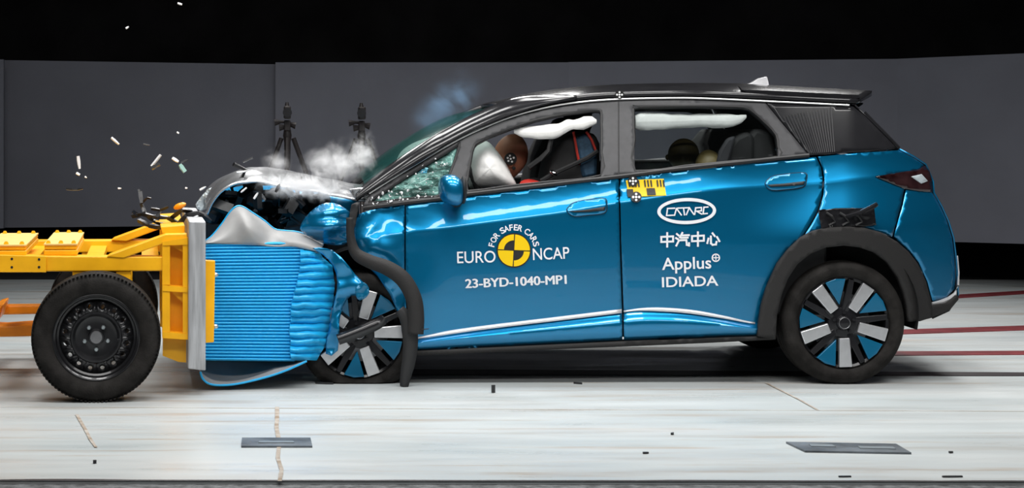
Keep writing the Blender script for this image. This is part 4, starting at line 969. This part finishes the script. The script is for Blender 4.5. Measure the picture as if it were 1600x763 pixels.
# ------------------------------------------------------------------ dummies
def skin_body(name, joints, edges, m, parent, label=None):
    me = bpy.data.meshes.new(name); c = WL[parent]; me.from_pydata([Vector(p)-c for p, r in joints], edges, []); me.update(); me.materials.append(M[m])
    o = bpy.data.objects.new(name, me); COL.objects.link(o); WL[o] = c.copy(); o.parent = parent
    o.modifiers.new('skin', 'SKIN'); sv = me.skin_vertices[0].data
    for i, (p, r) in enumerate(joints): sv[i].radius = (r, r)
    sv[0].use_root = True
    s = o.modifiers.new('sub', 'SUBSURF'); s.levels = s.render_levels = 2
    dg = bpy.context.evaluated_depsgraph_get(); m2 = bpy.data.meshes.new_from_object(o.evaluated_get(dg)); o.modifiers.clear(); o.data = m2; m2.name = name
    m2.shade_smooth(); 
    if label: o['label'] = label
    return o
def dummy(Y, head, hr, tilt, hip, chest, neck, hands, knee, k, skin, suit, label, markers=()):
    d = thing('crash_test_dummy', at(hip[0], hip[1], Y), label, 'crash test dummy')
    J = [(at(*hip, Y), .11*k), (at((hip[0]+chest[0])/2, (hip[1]+chest[1])/2, Y), .115*k), (at(*chest, Y), .13*k), (at(*neck, Y), .055*k)]; E = [(0, 1), (1, 2), (2, 3)]
    for s in (-1, 1):
        n = len(J); sh = at(chest[0]-4, chest[1]-14*k, Y+s*.19*k); el = at((chest[0]+hands[0])/2+4, (chest[1]+hands[1])/2+22*k, Y+s*.24*k)
        J += [(sh, .06*k), (el, .046*k), (at(*hands, Y+s*.14*k), .034*k)]; E += [(2, n), (n, n+1), (n+1, n+2)]
        n = len(J); J += [(at(hip[0]-8, hip[1]+2, Y+s*.09*k), .085*k), (at(*knee, Y+s*.13*k), .062*k), (at(knee[0]-30*k, knee[1]+88*k, Y+s*.13*k), .045*k), (at(knee[0]-60*k, knee[1]+92*k, Y+s*.13*k), .035*k)]; E += [(0, n), (n, n+1), (n+1, n+2), (n+2, n+3)]
    skin_body('body', J, E, suit, d)
    def hf(p):
        x = p.x; z = p.z
        return Vector((x*(1-.22*max(0, -z)) + (-.07 if z < -.1 and x < 0 else 0), p.y*(1-.2*max(0, -z)), z))
    hd = MB().ball(at(*head, Y), (hr[0], hr[1], hr[2]), (0, tilt, 0), 28, 18, hf)
    R = Euler((0, tilt, 0)).to_matrix(); c = at(*head, Y)
    hd.ball(c+R@Vector((-hr[0]*1.0, 0, -hr[2]*.25)), (.018*k, .014*k, .022*k), (0, tilt, 0), 10, 6)   # nose
    hd.ball(c+R@Vector((hr[0]*.1, -hr[1]*.93, -hr[2]*.2)), (.016*k, .01*k, .028*k), (0, tilt, 0), 10, 6); hd.ball(c+R@Vector((hr[0]*.1, hr[1]*.93, -hr[2]*.2)), (.016*k, .01*k, .028*k), (0, tilt, 0), 10, 6)
    h = hd.build('head', skin, d)
    return d, h, c
dd, hh, hc_ = dummy(.47, (797, 246), (.094, .078, .128), .28, (872, 388), (846, 318), (815, 284), (752, 296), (758, 392), 1., 'dummy_brown', 'dummy_suit', 'brown headed crash test dummy slumped forward into the white driver airbag')
def flat_disc(name, c, r, m, parent): return MB().lathe(c, [(0, -.004), (r, -.003), (r, .006)], 24).build(name, m, parent)
tm = at(795, 248, .47); tm.y = .386
flat_disc('target_marker', tm, .033, 'black_mark', hh)
for a, b2 in ((0, 0), (-.016, .005), (.016, .006), (-.004, .017), (.007, -.015), (-.012, -.011)): flat_disc('white_dot', tm+Vector((a, -.004, b2)), .0055, 'white_mark', hh)
flat_disc('black_dot', at(803, 263, .39), .009, 'black_mark', hh)
MB().ball(at(832, 291, .3), (.07, .05, .035), (0, .2, 0), 14, 8).build('shoulder_cloth', 'red_cloth', dd, label='red cloth on the shoulder')
dummy(.62, (1068, 242), (.085, .07, .09), .1, (1110, 350), (1090, 300), (1078, 268), (1040, 320), (1040, 350), .72, 'dummy_olive', 'dummy_suit', 'small olive headed child dummy on the rear seat below the white curtain airbag')
dummy(.36, (1108, 262), (.075, .07, .095), -.1, (1150, 360), (1135, 310), (1120, 284), (1080, 330), (1085, 355), .68, 'dummy_olive', 'dummy_suit', 'child dummy with only its brown crown showing above the rear door edge')
cs = thing('child_seat', at(1150, 400, .36), 'black child seat shell standing behind the rear side window', 'child seat')
def shell(P, y0, y1, name, m): 
    a = [at(x, y, y0) for x, y in P]; return MB().prism(a, [Vector((p.x, y1, p.z)) for p in a]).build(name, m, cs, bev=.03)
shell([(1120, 300), (1132, 240), (1150, 214), (1170, 205), (1180, 214), (1180, 260), (1170, 400), (1060, 410), (1060, 385), (1120, 375)], .2, .56, 'seat_shell', 'interior_black')
shell([(1118, 262), (1124, 236), (1136, 216), (1150, 212), (1146, 232), (1138, 262)], .17, .2, 'side_wing', 'dummy_suit')
# ------------------------------------------------------------------ tripods by the far wall
def tripod(px, Y, dy, label, label2, flip=1):
    t = thing('tripod', (at(px, 0, Y).x, Y, 0), label, 'tripod'); b0 = WL[t]; k = kk(Y)
    P = lambda x, y, d=0.: at(px+x, y+dy, Y+d)
    zc = P(0, 216).z
    for a in (.3, 2.8, 4.7):
        top = b0+Vector((.05*math.cos(a), .05*math.sin(a), zc)); bot = b0+Vector((.52*math.cos(a), .52*math.sin(a), .015)); md = top.lerp(bot, .5)
        MB().tube([top, md], .019, 8).tube([md, bot], .013, 8).ball(bot, .022, None, 8, 6).build('leg', 'tripod_black', t)
    MB().tube([P(0, 262), P(0, 222), P(0, 212), P(0, 196)], [.024, .026, .036, .022], 10).build('centre_column', 'tripod_black', t)
    hd = MB().bb(P(-5, 0).x, P(5, 0).x, Y-.05, Y+.05, P(0, 204).z, P(0, 188).z); hd.build('pan_head', 'tripod_black', t, bev=.008)
    MB().tube([P(0, 191), P(-10*flip, 190.5), P(-20*flip, 191.5)], [.012, .012, .03], 8).build('pan_handle', 'tripod_black', t)
    MB().tube([P(0, 198), P(-13*flip, 199.5)], [.014, .03], 8).build('pan_handle', 'tripod_black', t)
    MB().tube([P(2, 194), P(13*flip, 196.5)], [.014, .03], 8).build('lock_knob', 'tripod_black', t)
    c = thing('film_camera', P(0, 188), label2, 'camera')
    MB().bb(P(-5.5, 0).x, P(5.5, 0).x, Y-.16, Y+.08, P(0, 186).z, P(0, 166).z).build('camera_body', 'tripod_black', c, bev=.012)
    MB().tube([P(0, 176, -.16), P(0, 176, -.27)], [.03, .036], 14).build('lens', 'steel_black', c)
    MB().tube([P(-.5, 166), P(-.5, 160)], [.02, .012], 8).build('top_knob', 'tripod_black', c)
tripod(449, 5.2, 0, 'left one of the two black tripods in front of the grey backdrop', 'black film camera on the left tripod behind the buckled bonnet')
tripod(565, 5.5, 1, 'right one of the two black tripods, half hidden by smoke', 'black film camera on the right tripod nearer the windscreen', 1)
# ------------------------------------------------------------------ flying debris
def debris(kind, label, m, px, py, Y, size, rot, bend=0., group=None):
    mb = MB(); x, y, z = [q*.95 for q in size]; n = 3; rows = []; k1, k2 = random.uniform(.5, 1), random.uniform(.15, .9)
    R = Euler(rot).to_matrix(); c = at(px, py, Y)
    for i in range(n+1):
        u = i/n*2-1; w = (k1, 1, random.uniform(.7, 1.1), k2)[i]*.85; zz = bend*(u*u-.4)
        rows.append([c+R@Vector((u*x/2, s*y/2*w, zz+t*z/2)) for s, t in ((-1, -1), (1, -1), (1, 1), (-1, 1), (-1, -1))])
    mb.grid([r[::-1] for r in rows]); mb.add(rows[0][:4], [(0, 1, 2, 3)]); mb.add(rows[-1][:4], [(3, 2, 1, 0)])
    o = mb.build(kind, m, None, smooth=False); tag(o, label, 'debris', group); return o
DB = [('shard', 'long white splinter flying left of centre above the trolley rail', 'shard_white', 180, 220.5, 0, (.055, .012, .02), (1.2, .72, 0)),
 ('shard', 'pointed white and grey shard flying farthest left above the ballast blocks', 'shard_white', 123, 254, 0, (.07, .02, .02), (1.3, 1.45, 0)),
 ('shard', 'pair of tiny pale flakes just below the pointed white shard', 'shard_white', 122, 272, 0, (.022, .015, .012), (1.2, .5, 0)),
 ('shard', 'thin curved dark strip flying below the farthest left shard', 'shard_black', 117, 296, 0, (.09, .012, .012), (1.4, .0, 0), .03),
 ('shard', 'slim bright splinter with a dark end flying between trolley and bonnet', 'shard_white', 244, 251, 0, (.08, .012, .016), (1.2, -.9, 0)),
 ('shard', 'dark angular flake stuck to the slim bright splinter', 'shard_black', 243, 260, -.02, (.05, .02, .02), (1.2, -.5, 0)),
 ('shard', 'bright bolt like white piece flying above the broken headlamp', 'shard_white', 274, 250, 0, (.04, .018, .02), (1.3, .55, 0)),
 ('shard', 'grey transparent piece flying just below the bright bolt like piece', 'shard_glass', 285, 263, 0, (.05, .025, .025), (1.3, .95, 0)),
 ('shard', 'small dark sliver beside the bright bolt like piece', 'shard_black', 288, 252, .02, (.04, .01, .012), (1.3, -.4, 0)),
 ('shard', 'small white rod flying beside the clear headlamp lens', 'shard_white', 317, 294.5, 0, (.038, .012, .014), (1.3, -.5, 0)),
 ('shard', 'thin dark stick flying above the buckled bonnet edge', 'shard_black', 387, 250, 0, (.06, .01, .014), (1.3, -.45, 0)),
 ('shard', 'tiny white chip high up on the black background at left', 'shard_white', 199, 43, 0, (.02, .01, .01), (1.3, -.6, 0)),
 ('shard', 'tiny white chip at the top edge of the picture', 'shard_white', 281, 6, 0, (.025, .01, .012), (1.3, .3, 0)),
 ('shard', 'tiny white chip flying beneath the long white splinter', 'shard_white', 187, 294.5, 0, (.018, .01, .008), (1.3, 0, 0)),
 ('shard', 'tiny grey chip right of the paired flakes', 'shard_white', 134, 277, 0, (.013, .01, .01), (1.3, .6, 0)),
 ('shard', 'tiny white chip flying above the bright bolt like piece', 'shard_white', 278, 207.5, 0, (.014, .01, .01), (1.3, .6, 0)),
 ('shard', 'faint dark sliver above the slim bright splinter', 'shard_black', 229, 226, .1, (.035, .008, .008), (1.3, .2, 0)),
 ('shard', 'tiny pale chip left of the small white rod', 'shard_white', 291, 294, 0, (.012, .01, .008), (1.3, .1, 0)),
 ('shard', 'white strip flying in front of the dark engine bay', 'shard_white', 400, 306, -.02, (.04, .012, .014), (1.3, -1.0, 0)),
 ('shard', 'dark strip flying across the smoke at the front of the hood', 'shard_black', 434, 294, -.05, (.05, .015, .022), (1.3, -1.1, 0)),
 ('shard', 'thin white curl flying above the front edge of the bonnet', 'shard_white', 380, 268, 0, (.07, .01, .012), (1.3, -.2, 0), .015),
 ('shard', 'pale chip flying between the headlamp lens and the engine bay', 'shard_white', 381, 297, 0, (.04, .01, .012), (1.3, -.7, 0))]
for d in DB: debris(*d)
def onfloor(px, py, size, rz, label, m='shard_black'):
    p = floor_pt(px, py, size[2]/2); c = [px, py]; k = kk(p.y); q = debris('floor_shard', label, m, px, py, p.y, size, (0, 0, rz)); q.location.z += p.z-q.location.z if abs(p.z-q.location.z) < 1 else 0
onfloor(771, 608, (.02, .02, .04), .3, 'black pointed plastic chip standing on the floor below the front door')
onfloor(903, 599, (.05, .012, .01), -.6, 'thin dark sliver on the floor under the middle of the car')
onfloor(1051, 678, (.02, .012, .01), .9, 'tiny black crumb on the bare floor in front of the rear door')
onfloor(148, 722, (.014, .014, .014), .2, 'tiny black crumb near the front edge of the floor at left')
onfloor(1009, 708, (.025, .015, .008), .1, 'small dark flake on the floor left of the long steel cover plate')
onfloor(1486, 707, (.018, .015, .008), .1, 'tiny dark crumb on the floor right of the long steel cover plate')
onfloor(1488, 745, (.08, .02, .006), .05, 'thin black strip lying near the front edge of the floor at right')
onfloor(507, 599, (.1, .03, .01), -.35, 'dark curved plastic scrap on the floor in front of the damaged front wheel')
onfloor(1320, 745, (.05, .015, .006), .05, 'short dark strip near the front edge of the floor left of the longer black strip')
# ------------------------------------------------------------------ smoke
def smoke(label, px, py, Y, rad, dens, scale, lo, seed, col=(.96, .96, .97), skew=(0, 0)):
    c = at(px, py, Y); mb = MB().ball((0, 0, 0), (1, 1, 1), None, 24, 14); me = bpy.data.meshes.new('smoke_cloud'); me.from_pydata(mb.v, [], mb.f)
    m = bpy.data.materials.new('smoke_%d' % seed); m.use_nodes = True; nt = m.node_tree; nt.nodes.clear()
    o = nt.nodes.new('ShaderNodeOutputMaterial'); v = nt.nodes.new('ShaderNodeVolumePrincipled'); v.inputs['Color'].default_value = (*col, 1); v.inputs['Anisotropy'].default_value = .1
    tc = nt.nodes.new('ShaderNodeTexCoord'); ln = nt.nodes.new('ShaderNodeVectorMath'); ln.operation = 'LENGTH'; nt.links.new(tc.outputs['Object'], ln.inputs[0])
    fo = nt.nodes.new('ShaderNodeMapRange'); fo.inputs[1].default_value = .15; fo.inputs[2].default_value = .98; fo.inputs[3].default_value = 1; fo.inputs[4].default_value = 0; fo.interpolation_type = 'SMOOTHSTEP'
    nt.links.new(ln.outputs['Value'], fo.inputs[0])
    mp = nt.nodes.new('ShaderNodeMapping'); mp.inputs['Location'].default_value = (seed*1.7, seed, 0); mp.inputs['Scale'].default_value = (rad[0]*kk(Y), rad[1], rad[2]*kk(Y)); nt.links.new(tc.outputs['Object'], mp.inputs[0])
    n = nt.nodes.new('ShaderNodeTexNoise'); n.inputs['Scale'].default_value = scale; n.inputs['Detail'].default_value = 5; n.inputs['Roughness'].default_value = .6; n.inputs['Distortion'].default_value = 1.4; nt.links.new(mp.outputs[0], n.inputs['Vector'])
    r = nt.nodes.new('ShaderNodeMapRange'); r.inputs[1].default_value = lo; r.inputs[2].default_value = lo+.25; sb = nt.nodes.new('ShaderNodeMath'); sb.operation = 'MULTIPLY_ADD'; sb.inputs[1].default_value = -.3; nt.links.new(ln.outputs['Value'], sb.inputs[0]); nt.links.new(n.outputs['Fac'], sb.inputs[2]); nt.links.new(sb.outputs[0], r.inputs[0])
    a = nt.nodes.new('ShaderNodeMath'); a.operation = 'MULTIPLY'; nt.links.new(fo.outputs[0], a.inputs[0]); nt.links.new(r.outputs[0], a.inputs[1])
    b_ = nt.nodes.new('ShaderNodeMath'); b_.operation = 'MULTIPLY'; b_.inputs[1].default_value = dens; nt.links.new(a.outputs[0], b_.inputs[0])
    nt.links.new(b_.outputs[0], v.inputs['Density']); nt.links.new(v.outputs[0], o.inputs['Volume']); me.materials.append(m)
    ob = bpy.data.objects.new('smoke_cloud', me); COL.objects.link(ob); ob.location = c; ob.scale = (rad[0]*kk(Y), rad[1], rad[2]*kk(Y)); ob.rotation_euler = (0, skew[0], 0)
    tag(ob, label, 'smoke', kind='stuff'); return ob
smoke('white smoke puffing up over the middle of the buckled bonnet', 525, 256, .3, (80, .35, 50), 10, 10, .33, 1, skew=(-.15, 0))
smoke('bright white steam streaming along the near edge of the bonnet', 474, 292, -.02, (104, .12, 30), 55, 12, .3, 2, skew=(.1, 0))
smoke('pale smoke wisp in front of the right tripod', 567, 238, .5, (34, .25, 48), 13, 12, .33, 3)
smoke('faint bluish smoke rising above the windscreen', 700, 164, .9, (85, .35, 50), 3., 4, .3, 4, (.3, .5, .75), skew=(-.7, 0))
smoke('thin grey haze over the front edge of the bonnet', 432, 254, .5, (44, .3, 40), 5, 10, .36, 5)
# ------------------------------------------------------------------ repeats of a kind share a group
GROUPS = {'tripod': 'tripods in front of the grey backdrop', 'film_camera': 'film cameras on the tripods', 'shard': 'splinters flying through the air', 'floor_shard': 'scraps lying on the floor',
          'crash_test_dummy': 'crash test dummies in the car', 'tape_mark': 'worn tape stripes on the floor', 'floor_cover': 'steel covers in the floor'}
for o in S.objects:
    g = GROUPS.get(o.name.split('.')[0])
    if g and 'category' in o: o['group'] = g
